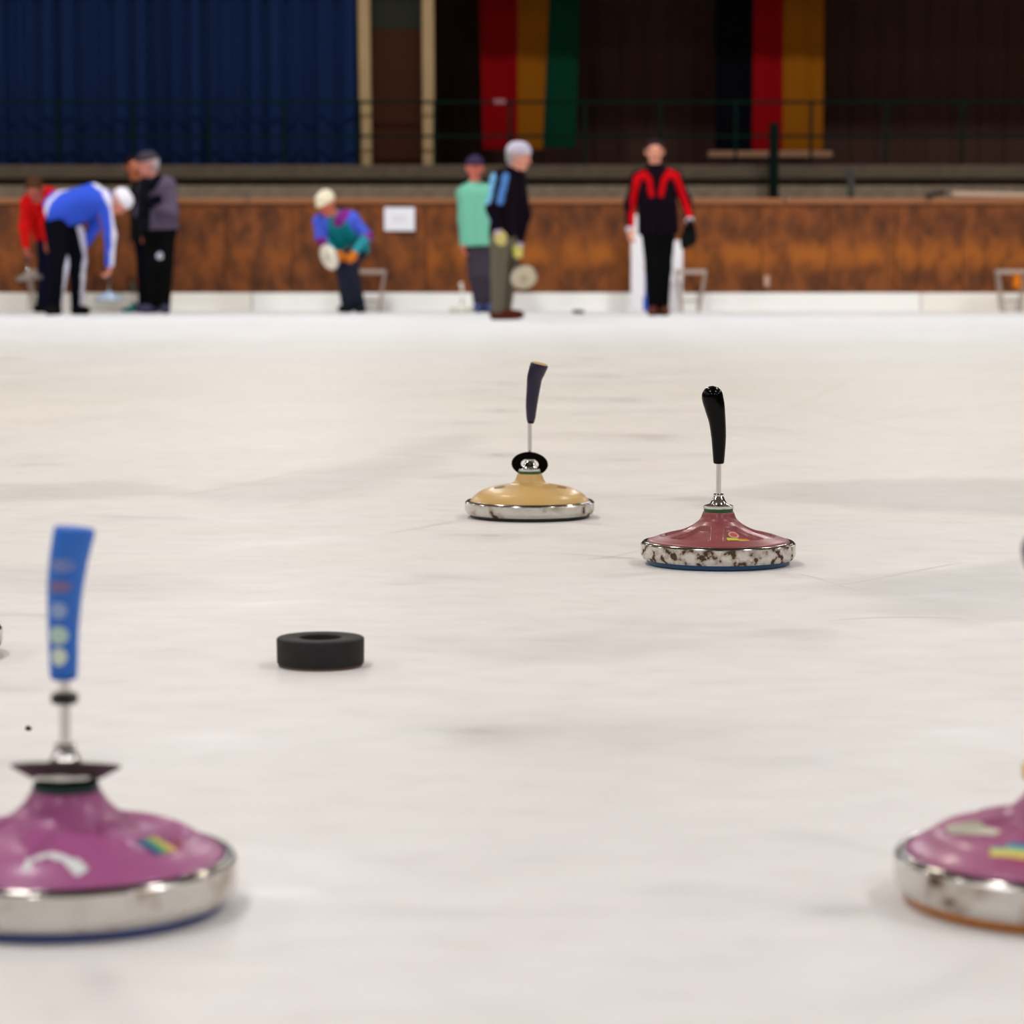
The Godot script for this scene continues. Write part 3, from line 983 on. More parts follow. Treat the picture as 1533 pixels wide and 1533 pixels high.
# ---------------------------------------------------------------- the dark gallery behind the boards
func gallery() -> void:
	var st := new_st()
	add_box(st, Vector3(0, 0.68, -30.95), Vector3(34.2, 1.35, 0.5), 0.01)
	st.generate_normals()
	struct("trim_1", st.commit(), M.concrete, "grey concrete base wall rising behind the rink boards")
	st = new_st()
	add_box(st, Vector3(0, 1.39, -31.1), Vector3(34.2, 0.08, 0.5), 0.0)
	add_box(st, Vector3(0, 1.505, -32.0), Vector3(34.2, 0.15, 2.6), 0.01)
	st.generate_normals()
	struct("trim_2", st.commit(), M.dark_concrete, "dark grey slab edge of the gallery floor")
	# curtain
	var cz := -31.0
	var x0 := -13.0
	var x1 := at(534, 200, 31.0).x
	var lowy := at(400, 259, 31.0).y
	var n := noise(0.9, 12, 3)
	var folds := []
	var x := x0
	var ph := 0.0
	while x < x1:
		ph += 0.02 * TAU / (0.24 + 0.16 * n.get_noise_1d(x * 2.0))
		var z := 0.06 * sin(ph) + 0.02 * sin(ph * 2.3 + 1.0) + 0.03 * n.get_noise_1d(x * 3.0)
		folds.append(Vector2(x, z))
		x += 0.02
	folds.append(Vector2(x1, 0.0))
	st = new_st()
	st.set_smooth_group(0)
	for i in folds.size() - 1:
		var a: Vector2 = folds[i]
		var b: Vector2 = folds[i + 1]
		for layer in [0.0, -0.006]:
			var q := [Vector3(a.x, lowy, cz + a.y + layer), Vector3(a.x, 3.75, cz + a.y * 0.8 + layer), Vector3(b.x, 3.75, cz + b.y * 0.8 + layer), Vector3(b.x, lowy, cz + b.y + layer)]
			tri(st, q[0], q[1], q[2])
			tri(st, q[0], q[2], q[3])
	st.generate_normals()
	var cm := cloth_mat(rgb(17, 31, 60))
	whole("curtain", st.commit(), cm, "tall dark blue curtain in vertical folds hung across the left of the gallery", "curtain")
	# pale posts and the dark panel between them
	for p in [[544.5, 548.0, "pale wooden post standing at the right edge of the blue curtain"], [640.5, 642.0, "pale wooden post right of the dark brown panel, partly behind a railing post"]]:
		var top := at(p[0], 0, 30.96)
		var low := at(p[1], 259, 30.96)
		var o := whole("wooden_post", box(0.13, 3.75 - low.y, 0.12, 0.012), M.pale_wood, p[2], "post", Vector3((top.x + low.x) / 2.0, (3.75 + low.y) / 2.0, -30.98))
		o.rotation.z = -(top.x - low.x) / (top.y - low.y)
	var door := thing("gallery_partition", "dark brown wooden panel with a grey upper field between the two pale posts", "panel", at(593, 259, 31.05))
	part("lower_board", box(0.58, 1.56, 0.05, 0.006), M.brown_panel, door, Vector3(0, 0.78, 0))
	part("upper_field", box(0.58, 0.7, 0.03, 0.006), M.grey_panel, door, Vector3(0, 1.91, 0))
	# two cloth flags hung on end
	flag("three striped red, amber and green banner hanging left of the man in red and black", 31.9, [[718, 775, 723, 775, rgb(112, 4, 9), 223], [775, 822, 775, 812, rgb(116, 66, 8), 224], [822, 868, 812, 862, rgb(7, 44, 30), 221]])
	flag("three striped black, red and gold banner hanging right of the man in red and black", 31.9, [[1070, 1128, 1070, 1126, rgb(5, 5, 9), 226], [1128, 1173, 1126, 1172, rgb(112, 4, 9), 226], [1173, 1234, 1172, 1232, rgb(116, 66, 8), 226]])
	var bar_l := at(1060, 231, 31.8)
	var bar_r := at(1246, 231, 31.8)
	st = new_st()
	add_box(st, Vector3.ZERO, Vector3(bar_r.x - bar_l.x, 0.075, 0.06), 0.01)
	for fx in [0.03]:
		add_box(st, Vector3(fx * (bar_r.x - bar_l.x), -0.09, -0.01), Vector3(0.06, 0.11, 0.04), 0.004)
	st.generate_normals()
	whole("wooden_bar", st.commit(), mat(rgb(128, 92, 66), 0.8), "brown wooden bar along the foot of the black, red and gold banner", "bar", (bar_l + bar_r) / 2.0)
	# railing
	var rail := thing("railing", "thin dark green railing of two tubes and slim posts along the gallery edge", "railing", Vector3(0, 0, -30.78))
	for y in [153.0, 204.0]:
		var ry := at(766, y, 30.78).y
		part("rail_tube", tube([Vector3(-9, ry, 0), Vector3(9, ry, 0)], 0.015, 10), M.green_paint, rail)
	var px := -250.0
	while px < 1800:
		var a := at(px, 256, 30.78)
		var b := at(px, 150, 30.78)
		part("railing_post", tube([Vector3(a.x, 1.575, 0), Vector3(a.x, b.y, 0)], 0.017, 10), M.green_paint, rail)
		px += 112.6
	whole("pale_tag", box(0.13, 0.05, 0.03, 0.008), mat(rgb(120, 80, 84), 0.8), "small pale tag fixed to the gallery railing before the red banner stripe", "tag", at(748, 152, 30.74))
	# posts of the netting and odds and ends on top of the boards
	var pa := at(1158, 298, 30.42)
	var pb := at(1158, 184, 30.42)
	var st2 := new_st()
	add_box(st2, Vector3(0, (pb.y - pa.y) / 2.0, 0), Vector3(0.1, pb.y - pa.y, 0.1), 0.01)
	add_box(st2, Vector3(0, 0.01, 0), Vector3(0.15, 0.02, 0.13), 0.003)
	st2.generate_normals()
	whole("steel_post", st2.commit(), M.dark_green, "thick dark green steel post standing on the boards before the gold banner", "post", Vector3(pa.x, pa.y, -30.42))
	pa = at(1274, 298, 30.34)
	pa.y = 1.211
	pb = at(1274, 253, 30.34)
	whole("short_post", box(0.07, pb.y - pa.y, 0.07, 0.01), mat(rgb(40, 36, 30), 0.6), "short dark post on the boards right of the thick green post", "post", (pa + pb) / 2.0)
	pa = at(1425, 294, 30.4)
	pb = at(1600, 294, 30.4)
	var pl := whole("pale_plank", box(pb.x - pa.x, 0.05, 0.09, 0.01), mat(rgb(205, 175, 150), 0.5), "pale plank lying on top of the boards at the right edge of the picture", "plank", (pa + pb) / 2.0 + Vector3(0, 0.012, 0))
	pl.rotation.z = -0.02
	pa = at(1388, 293, 30.2)
	pb = at(1412, 287, 30.36)
	whole("dark_strap", tube([pa, pb], 0.03, 10), mat(rgb(50, 42, 34), 0.8), "dark rolled strap lying over the boards left of the pale plank", "strap")

func flag(label: String, z: float, stripes: Array) -> void:
	var s0: Array = stripes[0]
	var t := thing("flag", label, "flag", at(s0[0], 220, z))
	for s in stripes:
		var st := new_st()
		st.set_smooth_group(0)
		var n := 10
		var rows := 16
		var pts := []
		for j in rows + 1:
			var w := float(j) / rows
			var row := []
			for i in n + 1:
				var u := float(i) / n
				var top := at(lerpf(s[0], s[1], u), 0, z)
				var low := at(lerpf(s[2], s[3], u), s[5], z)
				var p := low.lerp(top, w * 1.12)
				p.z += 0.02 * sin(p.x * 14.0 + w) + 0.008 * sin(p.x * 31.0)
				row.append(p - t.position)
			pts.append(row)
		for back in [0.0, -0.005]:
			for j in rows:
				for i in n:
					var o := Vector3(0, 0, back)
					tri(st, pts[j][i] + o, pts[j + 1][i] + o, pts[j + 1][i + 1] + o)
					tri(st, pts[j][i] + o, pts[j + 1][i + 1] + o, pts[j][i + 1] + o)
		st.generate_normals()
		var m := cloth_mat(s[4])
		part("stripe", st.commit(), m, t)

# ---------------------------------------------------------------- the stocks and the puck in front
func lacquer(c: Color) -> StandardMaterial3D:
	var m := mat(c, 0.42)
	m.metallic_specular = 0.4
	m.clearcoat_enabled = true
	m.clearcoat = 0.22
	m.clearcoat_roughness = 0.2
	return m

func near_stocks() -> void:
	var red_grip := round_top(grip_rings([[0.181, 0.0, 0.0100], [0.2264, -0.0003, 0.0132], [0.258, -0.0032, 0.0153], [0.285, -0.0083, 0.0186], [0.302, -0.0122, 0.0194]]), 0.019, -0.001)
	var mauve := {"radius": 0.1393, "profile": [Vector2(0.1300, 0.038), Vector2(0.127, 0.0435), Vector2(0.115, 0.0475), Vector2(0.101, 0.0525), Vector2(0.085, 0.0565), Vector2(0.0695, 0.0600), Vector2(0.058, 0.0645), Vector2(0.050, 0.0685), Vector2(0.042, 0.0735), Vector2(0.0354, 0.0785), Vector2(0.0315, 0.0835), Vector2(0.0295, 0.0890), Vector2(0.0282, 0.0930), Vector2(0.0275, 0.0945)],
		"pockets": 6, "depth": 0.0062, "turn": deg_to_rad(24), "plate": mat(rgb(28, 84, 130), 0.45), "ring": steel_mat(3, 0.32), "paint": lacquer(rgb(144, 70, 74)), "seal": M.green_seal, "chrome": M.chrome, "handle": M.gloss_black, "grip": red_grip}
	var s := stock("mauve red ice stock with plain black handle and rusty ring on a blue plate", ground(1075, 844), mauve)
	var body: Node = s.get_node("body")
	part("oval_sticker", print_on(mauve, 0.0, oval(Vector2(0.0232, 0.0570), 0.0098, 0.011)), mat(rgb(222, 170, 160), 0.4), body)
	part("oval_sticker_centre", print_on(mauve, 0.0, oval(Vector2(0.0232, 0.0570), 0.0065, 0.007), 0.0011), mat(rgb(196, 80, 70), 0.4), body)
	part("sticker_band", print_on(mauve, 0.0, [Vector2(0.0095, 0.0700), Vector2(0.030, 0.069), Vector2(0.03, 0.082), Vector2(0.0098, 0.086)]), mat(rgb(206, 200, 70), 0.4), body)
	part("sticker_band", print_on(mauve, 0.0, [Vector2(0.030, 0.069), Vector2(0.0465, 0.066), Vector2(0.048, 0.0725), Vector2(0.03, 0.0755)]), mat(rgb(212, 76, 62), 0.4), body)
	part("sticker_band", print_on(mauve, 0.0, [Vector2(0.030, 0.0755), Vector2(0.048, 0.0725), Vector2(0.053, 0.079), Vector2(0.03, 0.084)]), mat(rgb(182, 190, 60), 0.4), body)

	var y_grip := grip_rings([[0.1995, 0.0022, 0.0072], [0.2125, 0.0026, 0.0098], [0.24, 0.0038, 0.0124], [0.271, 0.0072, 0.0143], [0.297, 0.0104, 0.0163], [0.3155, 0.0168, 0.0185], [0.3255, 0.0205, 0.0188]])
	var yellow := {"radius": 0.1383, "ring_low": 0.008, "ring_top": 0.0365, "profile": [Vector2(0.1285, 0.033), Vector2(0.1255, 0.0375), Vector2(0.1185, 0.0455), Vector2(0.109, 0.0532), Vector2(0.097, 0.0592), Vector2(0.083, 0.0640), Vector2(0.068, 0.0672), Vector2(0.0516, 0.0698), Vector2(0.042, 0.0715), Vector2(0.0345, 0.0748), Vector2(0.0305, 0.0800), Vector2(0.0282, 0.0860), Vector2(0.0262, 0.0905), Vector2(0.0252, 0.0928)],
		"pockets": 0, "depth": 0.0, "turn": 0.0, "plate": mat(rgb(34, 34, 30), 0.5), "ring": steel_mat(14, -0.12), "paint": lacquer(rgb(216, 178, 112)), "seal": M.green_seal, "chrome": M.chrome, "handle": mat(rgb(30, 19, 52), 0.35), "grip": y_grip, "grip_top": mat(rgb(196, 160, 112), 0.6), "guard": M.guard}
	var ys := stock("tan yellow ice stock with dark purple handle and tilted black guard", ground(793, 774), yellow)
	part("worn_mark", print_on(yellow, deg_to_rad(-62), oval(Vector2(0.0, 0.073), 0.014, 0.012)), mat(rgb(120, 100, 62), 0.5), ys.get_node("body"))
	part("worn_mark", print_on(yellow, deg_to_rad(66), oval(Vector2(0.0, 0.074), 0.014, 0.01)), mat(rgb(150, 112, 62), 0.5), ys.get_node("body"))

	var b_grip := grip_rings([[0.194, -0.0004, 0.0116], [0.21, -0.0004, 0.0122], [0.24, 0.0, 0.0131], [0.273, 0.002, 0.0151], [0.296, 0.0052, 0.0162], [0.312, 0.0085, 0.0170], [0.3205, 0.0105, 0.0172]])
	b_grip.append(Vector4(0.0107, 0.3225, 0, 0.0155))
	var big := [Vector2(0.1340, 0.040), Vector2(0.1310, 0.0460), Vector2(0.120, 0.0520), Vector2(0.108, 0.0600), Vector2(0.096, 0.0655), Vector2(0.080, 0.0700), Vector2(0.062, 0.0735), Vector2(0.0520, 0.0765), Vector2(0.0440, 0.0815), Vector2(0.0370, 0.0880), Vector2(0.0322, 0.0940), Vector2(0.0300, 0.0985), Vector2(0.0290, 0.1005)]
	var left := {"radius": 0.143, "ring_low": 0.009, "ring_top": 0.045, "profile": big, "pockets": 5, "depth": 0.004, "turn": deg_to_rad(-52), "plate": mat(rgb(42, 74, 160), 0.45), "ring": steel_mat(25, -0.22), "paint": lacquer(rgb(172, 90, 144)), "seal": mat(rgb(20, 58, 50), 0.5), "chrome": M.chrome, "handle": mat(rgb(38, 112, 212), 0.45), "grip": b_grip, "dish": mat(Color(0.30, 0.29, 0.265), 0.5, 0.2), "shaft_ring": M.black, "shaft_ring_y": 0.174}
	var ls := stock("purple ice stock with blue handle and flared metal disc, nearest at the left", ground(101, 1357), left)
	var lb: Node = ls.get_node("body")
	part("white_mark", print_on(left, 0.0, stroke([Vector2(-0.0150, 0.1150), Vector2(-0.0128, 0.1030), Vector2(-0.0065, 0.0930), Vector2(0.0025, 0.0900), Vector2(0.0143, 0.0985), Vector2(0.0310, 0.1140)], [0.005, 0.0065, 0.0075, 0.009, 0.012, 0.012])), mat(rgb(232, 236, 234), 0.5), lb)
	var cols := [rgb(40, 56, 128), rgb(30, 120, 140), rgb(80, 160, 90), rgb(190, 190, 90), rgb(232, 200, 80)]
	for i in 5:
		var a := -0.011 + i * 0.0054
		part("rainbow_stripe", print_on(left, deg_to_rad(55), [Vector2(a, 0.088), Vector2(a + 0.0054, 0.088), Vector2(a + 0.0054, 0.109), Vector2(a, 0.111)]), mat(cols[i], 0.5), lb)
	part("red_swoosh", print_on(left, deg_to_rad(72), stroke([Vector2(-0.012, 0.110), Vector2(0.0, 0.104), Vector2(0.014, 0.092)], [0.002, 0.006, 0.002])), mat(rgb(170, 30, 70), 0.5), lb)
	var grip_node: Node = ls.get_node("handle")
	var marks := [[0.2150, 0.0068, 0.0075, rgb(226, 240, 220)], [0.2330, 0.0082, 0.0078, rgb(190, 222, 212)], [0.2540, 0.0070, 0.0070, rgb(150, 176, 220)], [0.2740, 0.0100, 0.0050, rgb(130, 112, 160)], [0.2920, 0.0110, 0.0058, rgb(120, 140, 200)]]
	for mk in marks:
		var st := new_st()
		st.set_smooth_group(0)
		var yy: float = mk[0]
		var cx := 0.0
		var rr := 0.013
		for g in b_grip.size() - 1:
			if b_grip[g].y <= yy and b_grip[g + 1].y > yy:
				cx = b_grip[g].x
				rr = b_grip[g].w
		var ring := []
		for i in 20:
			var u: float = cos(TAU * i / 20) * mk[1] / rr - 0.15
			var v: float = sin(TAU * i / 20) * mk[2]
			ring.append(Vector3(cx + sin(u) * (rr + 0.0007), yy + v, cos(u) * (rr + 0.0009)))
		var mid := Vector3(cx + sin(-0.15) * (rr + 0.0008), yy, cos(0.15) * (rr + 0.001))
		for i in 20:
			tri(st, mid, ring[(i + 1) % 20], ring[i])
		st.generate_normals()
		part("printed_mark", st.commit(), mat(mk[3], 0.5), grip_node)

	var r_grip := round_top(grip_rings([[0.184, 0.0, 0.0105], [0.23, -0.0015, 0.0132], [0.26, -0.007, 0.0155], [0.288, -0.0165, 0.018], [0.302, -0.0215, 0.0185]]), 0.018, -0.001)
	var right := {"radius": 0.143, "ring_low": 0.010, "ring_top": 0.044, "profile": big, "pockets": 6, "depth": 0.004, "turn": deg_to_rad(-62), "plate": mat(rgb(214, 134, 40), 0.45), "ring": steel_mat(36, -0.25), "paint": lacquer(rgb(168, 90, 132)), "seal": M.green_seal, "chrome": M.chrome, "handle": mat(rgb(44, 24, 70), 0.5), "grip": r_grip, "thick_disc": mat(rgb(226, 180, 10), 0.4)}
	var rs := stock("purple ice stock on an orange plate cut off by the right edge", ground(1591, 1350), right)
	var rb: Node = rs.get_node("body")
	var rcols := [rgb(20, 110, 180), rgb(60, 160, 170), rgb(150, 196, 140), rgb(222, 214, 110), rgb(226, 200, 90)]
	for i in 5:
		var a := 0.094 + i * 0.0036
		part("rainbow_stripe", print_on(right, deg_to_rad(-34), [Vector2(-0.024 + i * 0.0015, a), Vector2(0.042, a - 0.002), Vector2(0.042, a + 0.0017), Vector2(-0.024 + i * 0.0015, a + 0.0037)]), mat(rcols[i], 0.5), rb)
	part("crimson_line", print_on(right, deg_to_rad(-30), stroke([Vector2(-0.02, 0.1165), Vector2(0.0, 0.1155), Vector2(0.03, 0.116)], [0.001, 0.0028, 0.0035])), mat(rgb(190, 30, 100), 0.5), rb)
	part("pale_field", print_on(right, deg_to_rad(-78), [Vector2(-0.022, 0.092), Vector2(-0.004, 0.072), Vector2(0.024, 0.066), Vector2(0.03, 0.074), Vector2(0.012, 0.088), Vector2(-0.010, 0.100), Vector2(-0.022, 0.100)]), mat(rgb(206, 204, 184), 0.5), rb)

	var cut := mauve.duplicate()
	cut.ring = steel_mat(47, 0.0)
	cut.pockets = 0
	stock("ice stock of which only the steel ring shows at the left edge", ground(-149, 983), cut)

	# the ring shaped target puck
	var puck := thing("target_puck", "black rubber ring puck lying alone on the ice, left of centre", "puck", ground(480, 996.5))
	part("rubber_ring", lathe([Vector2(0.0270, 0.003), Vector2(0.0560, 0.003), Vector2(0.0584, 0.0045), Vector2(0.0588, 0.007), Vector2(0.0592, 0.0365), Vector2(0.0580, 0.0385), Vector2(0.0565, 0.0392), Vector2(0.0305, 0.0392), Vector2(0.0288, 0.0382), Vector2(0.0280, 0.036), Vector2(0.0270, 0.003)], 96), M.rubber, puck)
	part("frosted_foot", lathe([Vector2(0.0270, 0.0), Vector2(0.0555, 0.0), Vector2(0.0572, 0.002), Vector2(0.0560, 0.0045), Vector2(0.0270, 0.0045)], 96), mat(rgb(120, 98, 80), 0.8), puck)

# ---------------------------------------------------------------- the players by the boards
func people() -> void:
	var toward := Vector3(0, 0, 1)
	# man in red and black, walking towards the camera
	var red := rgb(206, 14, 26)
	person("person in black tracksuit with red shoulder stripes facing the camera, carrying dark gloves", {"z": 27.9, "foot": 983, "skin": rgb(222, 150, 122), "hair": rgb(50, 38, 40), "jacket": rgb(22, 19, 24), "trousers": rgb(16, 13, 16), "shoe": rgb(96, 52, 46),
		"face": Vector3(0, -0.05, 1), "toeL": Vector3(-0.25, 0, 1), "toeR": Vector3(0.2, 0, 1), "cuff": rgb(206, 200, 208), "gloveR": rgb(20, 18, 20), "palmL": Vector3(1, 0, -0.3), "palmR": Vector3(-1, 0, -0.3), "curlR": 0.9,
		"j": {"head": [980, 228, 0.02], "neck": [981, 248, 0], "shoulderL": [955, 267, 0], "shoulderR": [1010, 266, 0], "elbowL": [943, 306, 0.0], "elbowR": [1027, 302, 0.0], "wristL": [943, 342, 0.1], "wristR": [1032, 328, 0.1], "hipL": [974, 342, 0], "hipR": [997, 342, 0], "kneeL": [977, 402, 0.06], "kneeR": [994, 402, 0.02], "ankleL": [979, 458, 0.05], "ankleR": [992, 458, -0.02]},
		"strokes": [[[976, 292, 0.14], [972, 270, 0.13], 0.026, red], [[972, 270, 0.13], [964, 260, 0.07], 0.03, red], [[964, 260, 0.07], [954, 266, 0.06], 0.034, red], [[954, 266, 0.06], [948, 300, 0.07], 0.034, red], [[948, 300, 0.07], [946, 336, 0.13], 0.026, red],
			[[990, 292, 0.14], [994, 270, 0.13], 0.026, red], [[994, 270, 0.13], [1002, 258, 0.07], 0.03, red], [[1002, 258, 0.07], [1012, 264, 0.06], 0.034, red], [[1012, 264, 0.06], [1025, 300, 0.07], 0.034, red], [[1025, 300, 0.07], [1033, 324, 0.13], 0.03, red]]})
	var gl := thing("gloves", "dark pair of gloves dangling from the hand of the person in red and black", "gloves", at(1031, 345, 27.78))
	net_part("glove", hand_bones(Vector3(0.0, -0.01, 0), Vector3(-0.25, -1, 0), Vector3(0, 0, 1), 0.25, 0.01), 0.008, 0.008, rgb(24, 22, 22), gl)
	net_part("glove", hand_bones(Vector3(0.03, 0.02, -0.03), Vector3(0.0, -1, 0), Vector3(0, 0, 1), 0.35, 0.01), 0.008, 0.008, rgb(28, 25, 25), gl)
	# man in the dark jacket, turned to the right
	var sky := rgb(120, 180, 226)
	person("person in black jacket with pale blue sleeve stripes and grey knit cap, turned right", {"z": 26.0, "foot": 755, "skin": rgb(222, 150, 128), "cap": rgb(200, 194, 210), "hair": rgb(170, 160, 160), "jacket": rgb(22, 20, 26), "trousers": rgb(104, 98, 84), "shoe": rgb(92, 44, 36),
		"face": Vector3(1, -0.12, 0.35), "up": Vector3(0.14, 1, 0), "toeL": Vector3(1, 0, 0.3), "toeR": Vector3(1, 0, 0.35), "cuff": rgb(190, 170, 190), "gloveL": rgb(206, 196, 110), "gloveR": rgb(206, 190, 120), "palmR": Vector3(0.2, 0, -1), "palmL": Vector3(0.2, 0, 1), "hem": 0.0,
		"j": {"head": [777, 236, 0], "neck": [768, 256, 0], "shoulderR": [746, 270, 0.14], "shoulderL": [776, 268, -0.16], "elbowR": [737, 312, 0.2], "elbowL": [785, 322, -0.1], "wristR": [745, 345, 0.2], "wristL": [777, 366, 0.0], "hipR": [749, 358, 0.09], "hipL": [765, 356, -0.09], "kneeR": [747, 412, 0.1], "kneeL": [762, 410, -0.08], "ankleR": [746, 465, 0.08], "ankleL": [755, 465, -0.1]},
		"strokes": [[[736, 264, 0.1], [729, 300, 0.1], 0.04, sky], [[757, 264, 0.2], [749, 302, 0.2], 0.032, rgb(90, 140, 206)], [[729, 331, 0.1], [730, 332, 0.1], 0.03, rgb(90, 84, 160)]]})
	# man in the mint jacket
	person("person in mint green jacket and dark cap with red face, behind the black jacket", {"z": 29.5, "foot": 717, "skin": rgb(206, 110, 92), "cap": rgb(62, 50, 76), "peak": rgb(58, 46, 70), "jacket": rgb(116, 186, 160), "trousers": rgb(66, 58, 68), "shoe": rgb(72, 84, 128), "wide": 1.08, "hem": 0.03,
		"face": Vector3(0.15, -0.1, 1), "toeL": Vector3(-0.3, 0, 1), "toeR": Vector3(0.3, 0, 1),
		"j": {"head": [711, 253, 0.03], "neck": [711, 276, 0], "shoulderL": [694, 291, 0], "shoulderR": [735, 290, 0], "elbowL": [694, 328, -0.02], "elbowR": [744, 330, 0], "wristL": [694, 362, 0.03], "wristR": [745, 362, 0.03], "hipL": [709, 364, 0], "hipR": [728, 364, 0], "kneeL": [712, 412, 0.03], "kneeR": [727, 412, 0.03], "ankleL": [718, 458, 0], "ankleR": [730, 458, -0.02]}})
	# stooping man with cream hat
	var blue := rgb(78, 98, 214)
	var purple := rgb(128, 44, 130)
	var teal := rgb(28, 130, 138)
	person("person in teal, blue and purple jacket and cream hat stooping with hand on knee", {"z": 29.4, "foot": 529, "skin": rgb(200, 104, 76), "cap": rgb(230, 218, 190), "peak": rgb(224, 210, 180), "jacket": teal, "trousers": rgb(42, 46, 56), "shoe": rgb(36, 36, 42),
		"face": Vector3(-0.35, -0.55, 0.75), "up": Vector3(-0.25, 0.8, 0.4), "toeL": Vector3(-0.4, 0, 1), "toeR": Vector3(0.35, 0, 1), "gloveR": rgb(196, 110, 36), "gloveL": rgb(196, 110, 36), "palmR": Vector3(-0.3, -0.6, -0.5), "curlL": 0.9,
		"j": {"head": [488, 306, 0.24], "neck": [499, 322, 0.14], "shoulderL": [479, 332, 0.1], "shoulderR": [528, 328, 0.05], "elbowL": [481, 356, 0.16], "elbowR": [549, 354, 0.0], "wristL": [500, 378, 0.24], "wristR": [531, 378, 0.16], "hipL": [515, 377, -0.14], "hipR": [537, 375, -0.2], "kneeL": [513, 402, 0.08], "kneeR": [525, 396, 0.16], "ankleL": [520, 455, 0.0], "ankleR": [537, 455, -0.05]},
		"strokes": [[[480, 325, 0.15], [479, 352, 0.2], 0.085, blue], [[524, 314, 0.12], [548, 348, 0.05], 0.1, blue], [[515, 318, 0.2], [506, 332, 0.24], 0.055, purple], [[540, 357, 0.1], [558, 352, 0.05], 0.04, purple], [[484, 363, 0.2], [480, 362, 0.2], 0.05, purple], [[540, 364, 0.1], [533, 376, 0.15], 0.09, rgb(50, 140, 150)]]})
	# man in blue bending over his stock
	var white := rgb(222, 218, 232)
	person("person in blue jacket and white striped black trousers bent far over, white cap", {"z": 28.3, "foot": 102, "skin": rgb(216, 136, 118), "cap": rgb(232, 228, 236), "hair": rgb(200, 180, 170), "jacket": rgb(58, 88, 206), "trousers": rgb(20, 18, 24), "shoe": rgb(24, 22, 26), "wide": 1.22, "hem": 0.16, "leg": 1.22,
		"face": Vector3(0.25, -0.9, 0.2), "up": Vector3(0.8, 0.45, 0.1), "toeL": Vector3(-0.4, 0, 1), "toeR": Vector3(0.75, 0, 0.7), "curlR": 0.95, "palmR": Vector3(-1, 0, 0), "handR": Vector3(-0.1, -1, 0),
		"j": {"head": [178, 303, 0.05], "neck": [161, 297, 0.02], "waistL": [86, 320, 0.1], "waistR": [104, 300, -0.14], "shoulderL": [132, 290, -0.15], "shoulderR": [156, 304, 0.14], "elbowL": [141, 340, -0.16], "elbowR": [165, 352, 0.16], "wristL": [128, 366, -0.1], "wristR": [164, 398, 0.16], "hipL": [83, 336, 0.06], "hipR": [109, 340, -0.06], "kneeL": [89, 398, 0.14], "kneeR": [117, 400, -0.02], "ankleL": [83, 458, 0.08], "ankleR": [116, 458, -0.06]},
		"strokes": [[[69, 322, 0.1], [74, 302, 0.1], 0.018, white], [[74, 302, 0.1], [88, 287, 0.0], 0.018, white], [[88, 287, 0.0], [112, 278, 0.0], 0.016, white], [[139, 274, 0.0], [158, 287, 0.1], 0.015, white], [[158, 287, 0.1], [170, 312, 0.1], 0.026, white], [[170, 312, 0.1], [174, 350, 0.12], 0.028, white], [[174, 350, 0.12], [170, 396, 0.12], 0.026, white]],
		"lines": [[[123, 342, -0.1], [131, 378, -0.1], 0.026, white], [[131, 378, -0.1], [127, 420, -0.1], 0.018, white], [[127, 420, -0.1], [124, 462, -0.1], 0.015, white], [[102, 384, 0.2], [97, 420, 0.19], 0.015, white], [[97, 420, 0.19], [92, 462, 0.17], 0.015, white]]})
	# man in red behind him
	person("person in red jacket bent forward behind the bending person in blue, brown hair", {"z": 29.6, "foot": 68, "skin": rgb(176, 88, 72), "hair": rgb(78, 52, 38), "jacket": rgb(204, 22, 26), "trousers": rgb(28, 26, 44), "shoe": rgb(26, 24, 30),
		"face": Vector3(-0.1, -0.45, 0.9), "up": Vector3(-0.2, 0.85, 0.45), "toeL": Vector3(-0.3, 0, 1), "toeR": Vector3(0.3, 0, 1), "curlL": 0.95, "palmL": Vector3(1, 0, 0), "handL": Vector3(0.05, -1, 0),
		"j": {"head": [52, 285, 0.26], "neck": [58, 302, 0.16], "shoulderL": [41, 306, 0.12], "shoulderR": [76, 292, 0.0], "elbowL": [37, 340, 0.16], "elbowR": [66, 335, 0.08], "wristL": [39, 370, 0.2], "wristR": [70, 360, 0.1], "hipL": [68, 350, -0.16], "hipR": [88, 346, -0.2], "kneeL": [67, 402, -0.02], "kneeR": [84, 402, 0.0], "ankleL": [64, 458, -0.08], "ankleR": [82, 458, -0.1]}})
